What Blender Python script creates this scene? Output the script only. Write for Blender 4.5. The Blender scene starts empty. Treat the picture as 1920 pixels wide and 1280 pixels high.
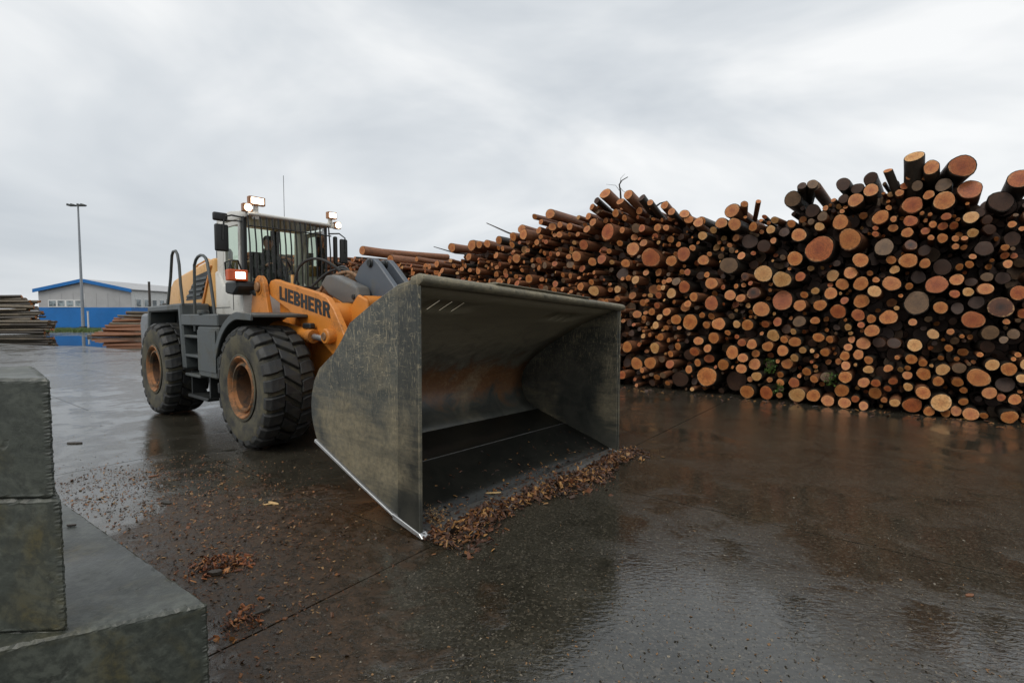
import bpy, bmesh, math, random
import numpy as np
from mathutils import Vector, Matrix
random.seed(7); rng = np.random.default_rng(11)
R = math.radians
sc = bpy.context.scene
COL = sc.collection

# ------------------------------------------------------------------ camera, world, sun, exposure
FPX, HC, YH = 950.0, 2.0, 592.0                     # focal length in photo pixels, camera height, horizon row
PITCH = math.atan((640 - YH) / FPX)
cd = bpy.data.cameras.new('camera'); cam = bpy.data.objects.new('camera', cd); COL.objects.link(cam)
cd.sensor_width = 36.0; cd.lens = FPX / 1920 * 36; cd.clip_start = 0.05; cd.clip_end = 6000
cam.location = (0, 0, HC); cam.rotation_euler = (R(90) - PITCH, 0, 0)
sc.camera = cam

SUN_AZ, SUN_EL = R(215), R(50)                      # compass azimuth of the sun (clockwise from +Y), elevation
w = bpy.data.worlds.new('World'); sc.world = w; w.use_nodes = True
nt = w.node_tree; nt.nodes.clear()
out = nt.nodes.new('ShaderNodeOutputWorld')
sky = nt.nodes.new('ShaderNodeTexSky'); sky.sky_type = 'NISHITA'; sky.sun_disc = False
sky.sun_elevation = SUN_EL; sky.sun_rotation = SUN_AZ; sky.dust_density = 4.0
bg1 = nt.nodes.new('ShaderNodeBackground'); bg1.inputs[1].default_value = 0.07
nt.links.new(sky.outputs[0], bg1.inputs[0])
tc = nt.nodes.new('ShaderNodeTexCoord'); mp = nt.nodes.new('ShaderNodeMapping')
mp.inputs['Scale'].default_value = (1.0, 1.0, 2.6); mp.inputs['Rotation'].default_value = (0.25, 0.1, 0.5)
nt.links.new(tc.outputs['Generated'], mp.inputs[0])
n1 = nt.nodes.new('ShaderNodeTexNoise'); n1.inputs['Scale'].default_value = 1.5
n1.inputs['Detail'].default_value = 5; n1.inputs['Roughness'].default_value = 0.5; n1.inputs['Distortion'].default_value = 0.5
nt.links.new(mp.outputs[0], n1.inputs['Vector'])
rp = nt.nodes.new('ShaderNodeValToRGB'); e = rp.color_ramp.elements
e[0].position = 0.34; e[0].color = (0.56, 0.605, 0.65, 1)
e[1].position = 0.66; e[1].color = (0.96, 0.97, 0.97, 1)
m_ = e.new(0.5); m_.color = (0.72, 0.755, 0.785, 1)
nt.links.new(n1.outputs['Fac'], rp.inputs[0])
bg2 = nt.nodes.new('ShaderNodeBackground'); bg2.inputs[1].default_value = 1.10
nt.links.new(rp.outputs[0], bg2.inputs[0])
mx = nt.nodes.new('ShaderNodeMixShader'); mx.inputs[0].default_value = 0.88
nt.links.new(bg1.outputs[0], mx.inputs[1]); nt.links.new(bg2.outputs[0], mx.inputs[2])
nt.links.new(mx.outputs[0], out.inputs[0])

sd = bpy.data.lights.new('sun', 'SUN'); sd.energy = 1.3; sd.angle = R(28); sd.color = (1.0, 0.95, 0.88)
sun = bpy.data.objects.new('sun', sd); COL.objects.link(sun)
sdir = Vector((math.sin(SUN_AZ) * math.cos(SUN_EL), math.cos(SUN_AZ) * math.cos(SUN_EL), math.sin(SUN_EL)))
sun.rotation_euler = sdir.to_track_quat('Z', 'Y').to_euler(); sun.location = (0, 0, 40)

sc.view_settings.view_transform = 'Standard'; sc.view_settings.look = 'None'
sc.view_settings.exposure = 0.0; sc.view_settings.gamma = 1.0; sc.view_settings.use_curve_mapping = False
sc.render.engine = 'CYCLES'
sc.cycles.use_denoising = True; sc.cycles.max_bounces = 8; sc.cycles.transparent_max_bounces = 16
sc.cycles.caustics_reflective = False; sc.cycles.caustics_refractive = False

# ------------------------------------------------------------------ pixel to ray (only directions; distance from what is touched)
CP, SP = math.cos(PITCH), math.sin(PITCH)
CAM = np.array([0, 0, HC])
def ray(x, y):
    a, c = (x - 960) / FPX, -(y - 640) / FPX
    return np.array([a, CP + c * SP, -SP + c * CP])
def G(x, y, z=0.0):
    r = ray(x, y); return CAM + r * ((z - HC) / r[2])
def proj(p):
    d = np.asarray(p) - CAM
    f = d[1] * CP - d[2] * SP; u = d[1] * SP + d[2] * CP
    return 960 + FPX * d[0] / f, 640 - FPX * u / f, f
def inpoly(x, y, poly):
    c = False; n = len(poly)
    for i in range(n):
        x0, y0 = poly[i]; x1, y1 = poly[i - 1]
        if (y0 > y) != (y1 > y) and x < (x1 - x0) * (y - y0) / (y1 - y0) + x0: c = not c
    return c

# ------------------------------------------------------------------ node material helper
class NT:
    def __init__(s, name):
        s.m = bpy.data.materials.new(name); s.m.use_nodes = True
        s.t = s.m.node_tree; s.t.nodes.clear()
        s.o = s.n('ShaderNodeOutputMaterial'); s.b = s.n('ShaderNodeBsdfPrincipled')
        s.l(s.b.outputs[0], s.o.inputs[0])
    def n(s, ty, **k):
        x = s.t.nodes.new(ty)
        for a, b in k.items():
            if a[0] == '_': x.inputs[a[1:].replace('_', ' ')].default_value = b
            else: setattr(x, a, b)
        return x
    def l(s, a, b): s.t.links.new(a, b)
    def put(s, x, i):
        if hasattr(x, 'is_output'): s.l(x, i)
        else: i.default_value = x
    def coord(s, kind='Object', scale=(1, 1, 1), rot=(0, 0, 0)):
        if kind == 'World': c = s.n('ShaderNodeNewGeometry').outputs['Position']
        else: c = s.n('ShaderNodeTexCoord').outputs[kind]
        m = s.n('ShaderNodeMapping'); m.inputs['Scale'].default_value = scale; m.inputs['Rotation'].default_value = rot
        s.l(c, m.inputs[0]); return m.outputs[0]
    def noise(s, v, scale, detail=6, rough=0.55, dist=0.0):
        x = s.n('ShaderNodeTexNoise', _Scale=scale, _Detail=detail, _Roughness=rough, _Distortion=dist)
        s.l(v, x.inputs['Vector']); return x.outputs['Fac']
    def ramp(s, f, stops):
        x = s.n('ShaderNodeValToRGB'); e = x.color_ramp.elements
        while len(e) < len(stops): e.new(0.5)
        for q, (p, c) in zip(e, stops):
            q.position = p
            q.color = (c, c, c, 1) if not hasattr(c, '__len__') else (*c, 1)
        s.l(f, x.inputs[0]); return x.outputs[0]
    def mix(s, f, a, b):
        x = s.n('ShaderNodeMix', data_type='RGBA')
        s.put(f, x.inputs[0])
        for v, i in ((a, 6), (b, 7)):
            if hasattr(v, 'is_output'): s.l(v, x.inputs[i])
            else: x.inputs[i].default_value = (*v, 1) if hasattr(v, '__len__') else (v, v, v, 1)
        return x.outputs[2]
    def math(s, op, a, b=0.0):
        x = s.n('ShaderNodeMath', operation=op); s.put(a, x.inputs[0]); s.put(b, x.inputs[1]); return x.outputs[0]
    def bump(s, h, strength=0.3, dist=0.01, normal=None):
        x = s.n('ShaderNodeBump', _Strength=strength, _Distance=dist); s.l(h, x.inputs['Height'])
        if normal is not None: s.l(normal, x.inputs['Normal'])
        return x.outputs[0]
    def set(s, **k):
        for a, v in k.items():
            i = s.b.inputs[a.replace('_', ' ')]
            if hasattr(v, 'is_output'): s.l(v, i)
            elif hasattr(v, '__len__'): i.default_value = (*v, 1)
            else: i.default_value = v
        return s.m

M = {}
def paint(name, col, dirt=(0.06, 0.05, 0.035), amt=0.5, rough=0.45, metal=0.0, scale=3.0, bump=0.05, kind='Object'):
    t = NT(name); v = t.coord(kind)
    big = t.noise(v, scale, 7, 0.62, 0.4); fine = t.noise(v, scale * 12, 4, 0.6)
    mask = t.ramp(t.math('ADD', t.math('MULTIPLY', big, 0.75), t.math('MULTIPLY', fine, 0.25)),
                  [(0.62 - 0.22 * amt, 0.0), (0.78 - 0.2 * amt, min(1.0, 0.35 + amt))])
    var = t.mix(t.ramp(big, [(0.3, 0.0), (0.7, 1.0)]), tuple(c * 0.86 for c in col), tuple(min(1, c * 1.08) for c in col))
    c = t.mix(mask, var, dirt)
    r = t.mix(mask, rough, min(0.95, rough + 0.35))
    M[name] = t.set(Base_Color=c, Roughness=r, Metallic=metal, Normal=t.bump(fine, bump, 0.01))
    return M[name]

paint('paint_yellow', (0.72, 0.40, 0.13), (0.28, 0.17, 0.08), 0.45, 0.38)
paint('paint_orange', (0.66, 0.235, 0.032), (0.20, 0.09, 0.03), 0.55, 0.42)
paint('paint_white', (0.66, 0.65, 0.60), (0.24, 0.22, 0.17), 0.42, 0.4)
paint('paint_grey', (0.060, 0.070, 0.070), (0.10, 0.095, 0.075), 0.5, 0.42)
paint('paint_steelgrey', (0.17, 0.185, 0.20), (0.15, 0.13, 0.10), 0.5, 0.42)
paint('paint_slate', (0.085, 0.10, 0.12), (0.12, 0.11, 0.09), 0.5, 0.42)
paint('paint_grey2', (0.12, 0.12, 0.115), (0.15, 0.13, 0.10), 0.6, 0.4)
paint('paint_dark', (0.012, 0.014, 0.014), (0.04, 0.038, 0.03), 0.4, 0.5)
paint('rust_rim', (0.36, 0.14, 0.036), (0.075, 0.058, 0.038), 1.0, 0.6, scale=5)
paint('rim_dark', (0.11, 0.05, 0.02), (0.02, 0.017, 0.013), 0.8, 0.6, scale=5)
paint('rubber', (0.018, 0.019, 0.019), (0.045, 0.042, 0.032), 0.55, 0.55, scale=6, bump=0.2)
paint('rubber_side', (0.030, 0.030, 0.026), (0.105, 0.095, 0.062), 0.95, 0.7, scale=3, bump=0.25)
paint('hydraulic_brown', (0.28, 0.15, 0.07), (0.05, 0.035, 0.02), 0.7, 0.5, scale=8)
paint('bare_metal', (0.42, 0.43, 0.43), (0.12, 0.10, 0.07), 0.4, 0.35, 0.8, scale=6)
paint('galvanised', (0.30, 0.32, 0.34), (0.18, 0.18, 0.17), 0.3, 0.5, 0.3)
paint('cloth_dark', (0.035, 0.04, 0.042), (0.02, 0.02, 0.02), 0.3, 0.9)
paint('seat_black', (0.02, 0.02, 0.022), (0.03, 0.03, 0.03), 0.3, 0.8)
paint('skin', (0.42, 0.22, 0.15), (0.36, 0.17, 0.11), 0.2, 0.55)
paint('hair', (0.04, 0.032, 0.025), (0.03, 0.02, 0.02), 0.2, 0.7)
paint('lamp_brown', (0.30, 0.13, 0.05), (0.12, 0.06, 0.03), 0.3, 0.35)  # orange-brown puts the glow of the lit lens into the housing colour
paint('plastic_orange', (0.62, 0.10, 0.02), (0.25, 0.06, 0.02), 0.25, 0.3)
paint('panel_blue', (0.004, 0.15, 0.46), (0.006, 0.11, 0.34), 0.25, 0.4, scale=0.5)
paint('panel_grey', (0.42, 0.42, 0.42), (0.33, 0.33, 0.33), 0.25, 0.5, scale=0.4)
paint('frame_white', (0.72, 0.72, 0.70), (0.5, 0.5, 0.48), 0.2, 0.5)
paint('letter_black', (0.010, 0.010, 0.010), (0.03, 0.02, 0.012), 0.35, 0.5)

def lamp_mat(name, col, strength):
    t = NT(name); M[name] = t.set(Base_Color=col, Emission_Color=col, Emission_Strength=strength, Roughness=0.2); return M[name]
lamp_mat('lamp_lit', (1.0, 0.86, 0.66), 7.0)

def glass_mat(name, tint, refl=1.0):
    m = bpy.data.materials.new(name); m.use_nodes = True; t = m.node_tree; t.nodes.clear()
    o = t.nodes.new('ShaderNodeOutputMaterial'); tr = t.nodes.new('ShaderNodeBsdfTransparent'); gl = t.nodes.new('ShaderNodeBsdfGlossy')
    tr.inputs[0].default_value = (*tint, 1); gl.inputs['Roughness'].default_value = 0.03
    fr = t.nodes.new('ShaderNodeFresnel'); fr.inputs[0].default_value = 1.45
    mu = t.nodes.new('ShaderNodeMath'); mu.operation = 'MULTIPLY'; mu.inputs[1].default_value = refl
    mxs = t.nodes.new('ShaderNodeMixShader')
    t.links.new(fr.outputs[0], mu.inputs[0]); t.links.new(mu.outputs[0], mxs.inputs[0])
    t.links.new(tr.outputs[0], mxs.inputs[1]); t.links.new(gl.outputs[0], mxs.inputs[2]); t.links.new(mxs.outputs[0], o.inputs[0])
    M[name] = m
glass_mat('cab_glass', (0.84, 0.90, 0.80), 1.0)
def dark_glass():
    t = NT('window_glass'); v = t.coord('Object')
    c = t.mix(t.ramp(t.noise(v, 0.9, 3), [(0.42, 0.0), (0.6, 1.0)]), (0.03, 0.05, 0.06), (0.30, 0.36, 0.38))
    M['window_glass'] = t.set(Base_Color=c, Roughness=0.06, Specular_IOR_Level=0.8)
dark_glass()
def mirror_mat():
    t = NT('mirror_glass'); M['mirror_glass'] = t.set(Base_Color=(0.6, 0.62, 0.65), Metallic=1.0, Roughness=0.05)
mirror_mat()

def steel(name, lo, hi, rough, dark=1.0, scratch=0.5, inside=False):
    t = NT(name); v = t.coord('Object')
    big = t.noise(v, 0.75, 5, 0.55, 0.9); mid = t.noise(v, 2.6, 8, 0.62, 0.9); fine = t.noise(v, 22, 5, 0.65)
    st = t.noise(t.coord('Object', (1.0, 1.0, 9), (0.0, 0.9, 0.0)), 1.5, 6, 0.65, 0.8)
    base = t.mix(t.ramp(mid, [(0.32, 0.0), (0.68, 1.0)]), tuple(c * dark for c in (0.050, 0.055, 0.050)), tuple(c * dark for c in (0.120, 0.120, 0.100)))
    mask = t.ramp(t.math('ADD', t.math('MULTIPLY', big, 0.80), t.math('MULTIPLY', st, 0.20)), [(lo, 0.0), (hi, 0.85)])
    mask = t.math('MULTIPLY', mask, t.ramp(fine, [(0.30, 0.45), (0.60, 1.0)]))
    mud = t.mix(mid, (0.19, 0.16, 0.10), (0.34, 0.29, 0.185))
    p = t.n('ShaderNodeSeparateXYZ'); t.l(v, p.inputs[0])
    if inside:
        wob = t.math('ADD', p.outputs[2], t.math('MULTIPLY', t.math('SUBTRACT', mid, 0.5), 1.0))
        rust = t.math('MULTIPLY', t.ramp(wob, [(0.70, 0.0), (0.92, 1.0), (1.22, 1.0), (1.42, 0.0)]) if False else t.ramp(t.math('MULTIPLY', wob, 0.4), [(0.28, 0.0), (0.37, 1.0), (0.47, 1.0), (0.56, 0.0)]), 0.75)
        top = t.ramp(t.math('MULTIPLY', wob, 0.4), [(0.50, 0.0), (0.72, 0.9)])
        base = t.mix(rust, base, t.mix(fine, (0.09, 0.035, 0.012), (0.26, 0.105, 0.03)))
        base = t.mix(top, base, t.mix(st, (0.22, 0.19, 0.13), (0.42, 0.37, 0.26)))  # tan mud towards the top, lightened in place of sky light on the ceiling
    c = t.mix(mask, base, mud)
    # short gouges, mostly high on the plates
    g1 = t.noise(t.coord('Object', (16, 4, 3.0), (0.2, 0.75, 0.1)), 2.0, 5, 0.65, 2.2); g2 = t.noise(t.coord('Object', (4, 4, 20), (0.1, 0.45, 0.1)), 1.8, 5, 0.65, 2.4)
    zone = t.math('MULTIPLY', t.ramp(t.math('MULTIPLY', t.math('ADD', p.outputs[2], t.math('MULTIPLY', big, 1.2)), 0.4), [(0.58, 0.06), (0.86, 1.0)]), scratch)
    c = t.mix(t.math('MULTIPLY', t.ramp(t.math('MAXIMUM', g1, t.math('SUBTRACT', g2, 0.03)), [(0.56, 0.0), (0.62, 1.0)]), zone), c, (0.40, 0.34, 0.22))
    g3 = t.noise(t.coord('Object', (30, 4, 4.0), (0.1, 0.95, 0.3)), 1.7, 3, 0.6, 0.5)
    c = t.mix(t.math('MULTIPLY', t.ramp(g3, [(0.64, 0.0), (0.69, 1.0)]), zone), c, (0.018, 0.018, 0.016))
    rr = t.mix(mask, rough, 0.7)
    h = t.math('ADD', t.math('MULTIPLY', mask, 0.6), t.math('MULTIPLY', fine, 0.4))
    M[name] = t.set(Base_Color=c, Roughness=rr, Metallic=t.mix(mask, 0.0 if inside else 0.35, 0.0), Normal=t.bump(h, 0.22, 0.010))
steel('bucket_steel', 0.49, 0.60, 0.32, 1.0, 0.85)
steel('bucket_cutter', 0.52, 0.66, 0.30, 0.62, 0.45)
steel('bucket_inside', 0.56, 0.76, 0.36, 0.8, 0.35, True)
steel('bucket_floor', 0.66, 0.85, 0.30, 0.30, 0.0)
steel('bucket_lip', 0.32, 0.56, 0.55, 1.2, 0.5)
paint('worn_edge', (0.20, 0.20, 0.195), (0.10, 0.085, 0.06), 0.6, 0.4, 0.6, scale=9)
paint('edge_metal', (0.55, 0.56, 0.56), (0.2, 0.18, 0.14), 0.35, 0.35, 0.7, scale=9)

def concrete():
    t = NT('concrete'); v = t.coord('World')
    big = t.noise(v, 1.3, 7, 0.6, 0.4); fine = t.noise(v, 26, 6, 0.65); pit = t.noise(v, 9, 3, 0.5)
    c = t.mix(t.ramp(big, [(0.3, 0.0), (0.7, 1.0)]), (0.045, 0.052, 0.042), (0.115, 0.124, 0.102))
    c = t.mix(t.ramp(t.noise(v, 2.6, 5, 0.6, 1.0), [(0.50, 0.0), (0.66, 0.85)]), c, (0.085, 0.072, 0.030))
    c = t.mix(t.ramp(t.noise(v, 5, 8, 0.7, 1.2), [(0.46, 0.6), (0.56, 0.0)]), c, (0.03, 0.036, 0.03))
    c = t.mix(t.ramp(fine, [(0.38, 0.7), (0.56, 0.0)]), c, (0.03, 0.034, 0.028))
    c = t.mix(t.ramp(pit, [(0.24, 0.8), (0.30, 0.0)]), c, (0.03, 0.03, 0.026))
    r = t.ramp(big, [(0.35, 0.25), (0.7, 0.6)])
    h = t.math('ADD', t.math('MULTIPLY', fine, 0.5), t.ramp(pit, [(0.24, 0.0), (0.32, 0.6)]))
    M['concrete'] = t.set(Base_Color=c, Roughness=r, Normal=t.bump(h, 0.8, 0.008))
concrete()

def ground_mat():
    t = NT('wet_yard'); v = t.coord('World', (1, 1, 0)); p = t.n('ShaderNodeSeparateXYZ'); t.l(t.coord('World'), p.inputs[0])
    big = t.noise(v, 0.32, 6, 0.55, 0.6); mid = t.noise(v, 1.6, 7, 0.62, 0.5); fine = t.noise(v, 38, 5, 0.7); grit = t.noise(v, 110, 3, 0.6)
    c = t.mix(t.ramp(mid, [(0.3, 0.0), (0.7, 1.0)]), (0.019, 0.018, 0.0135), (0.046, 0.043, 0.032))
    c = t.mix(t.ramp(fine, [(0.58, 0.0), (0.68, 0.6)]), c, (0.10, 0.075, 0.045))
    c = t.mix(t.ramp(grit, [(0.66, 0.0), (0.72, 0.8)]), c, (0.20, 0.17, 0.12))
    ag = t.n('ShaderNodeTexVoronoi', _Scale=70.0); t.l(v, ag.inputs['Vector']); agc = t.n('ShaderNodeSeparateColor'); t.l(ag.outputs['Color'], agc.inputs[0])
    c = t.mix(t.math('MULTIPLY', t.ramp(agc.outputs[0], [(0.72, 0.0), (0.95, 1.0)]), 0.55), c, (0.115, 0.10, 0.075))
    c = t.mix(t.math('MULTIPLY', t.ramp(agc.outputs[1], [(0.75, 0.0), (0.95, 1.0)]), 0.6), c, (0.010, 0.009, 0.007))
    # bark mulch mud, left of the bucket
    def blob(cx, cy, rx, ry, rz=0.0):
        m = t.n('ShaderNodeMapping', vector_type='TEXTURE'); m.inputs['Location'].default_value = (cx, cy, 0)
        m.inputs['Scale'].default_value = (rx, ry, 1); m.inputs['Rotation'].default_value = (0, 0, rz)
        t.l(v, m.inputs[0]); d = t.n('ShaderNodeVectorMath', operation='LENGTH'); t.l(m.outputs[0], d.inputs[0])
        return d.outputs['Value']
    d1 = t.math('ADD', blob(-2.2, 4.2, 2.2, 1.1, -0.75), t.math('MULTIPLY', t.math('SUBTRACT', mid, 0.5), 2.2))
    d2 = t.math('ADD', blob(-1.25, 3.0, 0.5, 1.0, 0.2), t.math('MULTIPLY', t.math('SUBTRACT', mid, 0.5), 1.8))
    d4 = t.math('ADD', blob(0.15, 5.78, 0.34, 2.15, -0.7016), t.math('MULTIPLY', t.math('SUBTRACT', mid, 0.5), 0.9))
    mud = t.ramp(t.math('MINIMUM', t.math('MINIMUM', d1, d2), d4), [(0.72, 1.0), (1.05, 0.0)])
    lump = t.noise(v, 9, 7, 0.7, 0.6)
    mudc = t.mix(t.ramp(fine, [(0.3, 0.0), (0.7, 1.0)]), (0.013, 0.009, 0.004), (0.088, 0.047, 0.020))
    mudc = t.mix(t.ramp(lump, [(0.42, 0.75), (0.60, 0.0)]), mudc, (0.014, 0.011, 0.006))
    c = t.mix(mud, c, mudc)
    # cracks
    vo = t.n('ShaderNodeTexVoronoi', feature='DISTANCE_TO_EDGE', _Scale=0.42)
    vv = t.n('ShaderNodeVectorMath', operation='ADD'); nz = t.n('ShaderNodeTexNoise', _Scale=2.5, _Detail=5.0)
    t.l(v, nz.inputs['Vector']); sc_ = t.n('ShaderNodeVectorMath', operation='SCALE'); sc_.inputs['Scale'].default_value = 0.55
    t.l(nz.outputs['Color'], sc_.inputs[0]); t.l(v, vv.inputs[0]); t.l(sc_.outputs[0], vv.inputs[1]); t.l(vv.outputs[0], vo.inputs['Vector'])
    crack = t.math('MULTIPLY', t.ramp(vo.outputs['Distance'], [(0.004, 1.0), (0.012, 0.0)]), t.ramp(big, [(0.50, 0.0), (0.60, 0.5)]))
    c = t.mix(crack, c, (0.008, 0.007, 0.006))
    # water film: puddles very smooth, the rest rougher
    pud = t.ramp(t.math('ADD', t.math('MULTIPLY', big, 0.55), t.math('MULTIPLY', mid, 0.45)), [(0.455, 1.0), (0.505, 0.0)])
    pud = t.math('MULTIPLY', pud, t.math('SUBTRACT', 1.0, t.math('MULTIPLY', mud, 0.75)))
    d3 = t.math('ADD', blob(1.0, 3.1, 1.5, 1.3), t.math('MULTIPLY', t.math('SUBTRACT', mid, 0.5), 1.6))
    pud = t.math('MAXIMUM', pud, t.ramp(d3, [(0.6, 1.0), (1.15, 0.0)]))
    r = t.mix(mud, t.mix(pud, t.mix(mid, 0.07, 0.24), 0.025), t.ramp(lump, [(0.40, 0.08), (0.56, 0.55)]))
    rip = t.noise(t.coord('World', (1.0, 2.2, 0), (0, 0, 0.5)), 15, 3, 0.5, 0.4)
    hh = t.math('ADD', t.math('MULTIPLY', fine, 0.55), t.math('MULTIPLY', grit, 0.45))
    hh = t.math('MULTIPLY', hh, t.math('SUBTRACT', 1.0, t.math('MULTIPLY', pud, 0.85)))
    hh = t.math('ADD', hh, t.math('MULTIPLY', crack, -0.5))
    hh = t.math('ADD', hh, t.math('MULTIPLY', t.math('MULTIPLY', t.math('ADD', fine, t.math('MULTIPLY', lump, 2.5)), mud), 1.6))
    hh = t.math('ADD', hh, t.math('MULTIPLY', t.math('MULTIPLY', agc.outputs[2], 0.30), t.math('SUBTRACT', 1.0, pud)))
    b1 = t.bump(hh, 0.42, 0.007)
    b2 = t.bump(rip, 0.15, 0.012, b1)
    M['wet_yard'] = t.set(Base_Color=c, Roughness=r, Normal=b2, Specular_IOR_Level=t.mix(mud, 1.0, 0.5))
ground_mat()
def water():
    t = NT('puddle_water'); v = t.coord('World', (1, 0.3, 0))
    M['puddle_water'] = t.set(Base_Color=(0.012, 0.013, 0.012), Roughness=0.02, Specular_IOR_Level=1.0, Normal=t.bump(t.noise(v, 3, 2), 0.02, 0.01))
water()

def bark_mat(name, c1, c2, c3, rough=0.6):
    t = NT(name); v = t.coord('UV', (6, 2.2, 1)); oi = t.n('ShaderNodeObjectInfo')
    at = t.n('ShaderNodeAttribute', attribute_name='rnd'); rnd = t.math('FRACT', t.math('ADD', oi.outputs['Random'], at.outputs['Fac']))
    ad = t.n('ShaderNodeVectorMath', operation='ADD'); cx = t.n('ShaderNodeCombineXYZ'); t.l(t.math('MULTIPLY', rnd, 37.0), cx.inputs[2])
    t.l(v, ad.inputs[0]); t.l(cx.outputs[0], ad.inputs[1])
    n = t.noise(ad.outputs[0], 1.2, 8, 0.65, 0.6); n2 = t.noise(ad.outputs[0], 5, 6, 0.7, 0.5)
    c = t.mix(t.ramp(n, [(0.35, 0.0), (0.65, 1.0)]), c1, c2)
    c = t.mix(t.ramp(n2, [(0.5, 0.0), (0.66, 0.85)]), c, c3)
    c = t.mix(t.ramp(rnd, [(0.0, 0.0), (1.0, 0.35)]), c, tuple(q * 0.45 for q in c1))
    M[name] = t.set(Base_Color=c, Roughness=rough, Normal=t.bump(n2, 0.6, 0.02))
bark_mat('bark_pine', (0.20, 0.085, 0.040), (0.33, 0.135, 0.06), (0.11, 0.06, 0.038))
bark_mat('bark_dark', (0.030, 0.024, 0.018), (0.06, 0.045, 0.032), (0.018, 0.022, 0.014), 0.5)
bark_mat('bark_grey', (0.10, 0.085, 0.062), (0.20, 0.155, 0.10), (0.045, 0.038, 0.028))

def end_mat(name, core, mid_, rim, crack=0.8):
    t = NT(name); uv = t.n('ShaderNodeTexCoord').outputs['UV']; oi = t.n('ShaderNodeObjectInfo')
    at = t.n('ShaderNodeAttribute', attribute_name='rnd'); rnd = t.math('FRACT', t.math('ADD', oi.outputs['Random'], at.outputs['Fac']))
    cx = t.n('ShaderNodeCombineXYZ'); t.l(t.math('MULTIPLY', rnd, 53.0), cx.inputs[2])
    ad = t.n('ShaderNodeVectorMath', operation='ADD'); t.l(uv, ad.inputs[0]); t.l(cx.outputs[0], ad.inputs[1])
    n = t.noise(ad.outputs[0], 2.2, 6, 0.6, 0.5); nf = t.noise(ad.outputs[0], 5, 6, 0.72, 0.6)
    ln = t.n('ShaderNodeVectorMath', operation='LENGTH'); t.l(uv, ln.inputs[0])
    d = t.math('ADD', ln.outputs['Value'], t.math('MULTIPLY', t.math('SUBTRACT', n, 0.5), 0.9))
    c = t.ramp(d, [(0.10, core), (0.60, mid_), (0.84, mid_), (0.96, rim)])
    rings = t.math('SINE', t.math('MULTIPLY', t.math('ADD', ln.outputs['Value'], t.math('MULTIPLY', n, 0.34)), 46.0))
    c = t.mix(t.ramp(rings, [(0.1, 0.36), (0.9, 0.0)]), c, tuple(q * 0.45 for q in core))
    c = t.mix(t.ramp(nf, [(0.46, 0.0), (0.68, 0.75)]), c, tuple(q * 0.3 for q in core))
    # radial drying cracks
    sp = t.n('ShaderNodeSeparateXYZ'); t.l(uv, sp.inputs[0])
    ang = t.math('ADD', t.math('ARCTAN2', sp.outputs[1], sp.outputs[0]), t.math('MULTIPLY', rnd, 6.28))
    ck = t.math('ABSOLUTE', t.math('SINE', t.math('ADD', t.math('MULTIPLY', ang, 1.5), t.math('MULTIPLY', n, 0.8))))
    ckm = t.math('MULTIPLY', t.ramp(ck, [(0.0, 1.0), (0.08, 0.0)]), t.ramp(ln.outputs['Value'], [(0.05, crack), (0.75, 0.0)]))
    c = t.mix(ckm, c, (0.03, 0.015, 0.008))
    c = t.mix(t.math('MULTIPLY', t.ramp(rnd, [(0.0, 0.0), (1.0, 1.0)]), 0.35), c, tuple(q * 0.35 for q in mid_))
    M[name] = t.set(Base_Color=c, Roughness=0.55, Normal=t.bump(t.math('ADD', t.math('MULTIPLY', rings, 0.3), nf), 0.25, 0.008))
end_mat('end_o', (0.46, 0.125, 0.028), (0.66, 0.245, 0.062), (0.80, 0.44, 0.18))
end_mat('end_p', (0.56, 0.24, 0.07), (0.72, 0.38, 0.13), (0.82, 0.56, 0.29))
end_mat('end_r', (0.34, 0.070, 0.018), (0.52, 0.145, 0.036), (0.66, 0.30, 0.11))
end_mat('end_g', (0.15, 0.085, 0.045), (0.22, 0.125, 0.060), (0.26, 0.16, 0.085))
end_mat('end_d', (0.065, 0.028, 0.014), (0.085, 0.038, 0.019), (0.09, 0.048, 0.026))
end_mat('end_h', (0.004, 0.003, 0.002), (0.16, 0.050, 0.016), (0.72, 0.40, 0.17), 0.0)

def chip_mat():
    t = NT('bark_chip'); a = t.n('ShaderNodeAttribute', attribute_name='col')
    n = t.noise(t.coord('World'), 60, 3)
    M['bark_chip'] = t.set(Base_Color=t.mix(t.ramp(n, [(0.3, 0.0), (0.7, 0.35)]), a.outputs['Color'], (0.02, 0.012, 0.008)), Roughness=0.5)
chip_mat()
def leaf_mat(name, a, b):
    t = NT(name); oi = t.n('ShaderNodeObjectInfo'); n = t.noise(t.coord('World'), 5, 3)
    M[name] = t.set(Base_Color=t.mix(t.ramp(n, [(0.3, 0.0), (0.7, 1.0)]), a, b), Roughness=0.5)
leaf_mat('leaf', (0.03, 0.075, 0.012), (0.08, 0.14, 0.02))
leaf_mat('grass', (0.05, 0.10, 0.018), (0.10, 0.15, 0.03))

# ------------------------------------------------------------------ mesh helpers
def link(o, parent=None):
    COL.objects.link(o)
    if parent is not None: o.parent = parent
    return o
def mesh(name, verts, faces, mat, parent=None, smooth=False):
    me = bpy.data.meshes.new(name); me.from_pydata([tuple(map(float, v)) for v in verts], [], faces); me.validate(); me.update()
    bm = bmesh.new(); bm.from_mesh(me); bmesh.ops.recalc_face_normals(bm, faces=bm.faces); bm.to_mesh(me); bm.free()
    if smooth:
        for p in me.polygons: p.use_smooth = True
    if mat: me.materials.append(M[mat])
    return link(bpy.data.objects.new(name, me), parent)
def tag(o, label=None, cat=None, group=None, kind=None):
    if label: o['label'] = label
    if cat: o['category'] = cat
    if group: o['group'] = group
    if kind: o['kind'] = kind
    return o
def empty(name, loc=(0, 0, 0), rz=0, parent=None):
    o = bpy.data.objects.new(name, None); o.empty_display_size = 0.2; o.location = loc; o.rotation_euler = (0, 0, rz); return link(o, parent)
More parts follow.
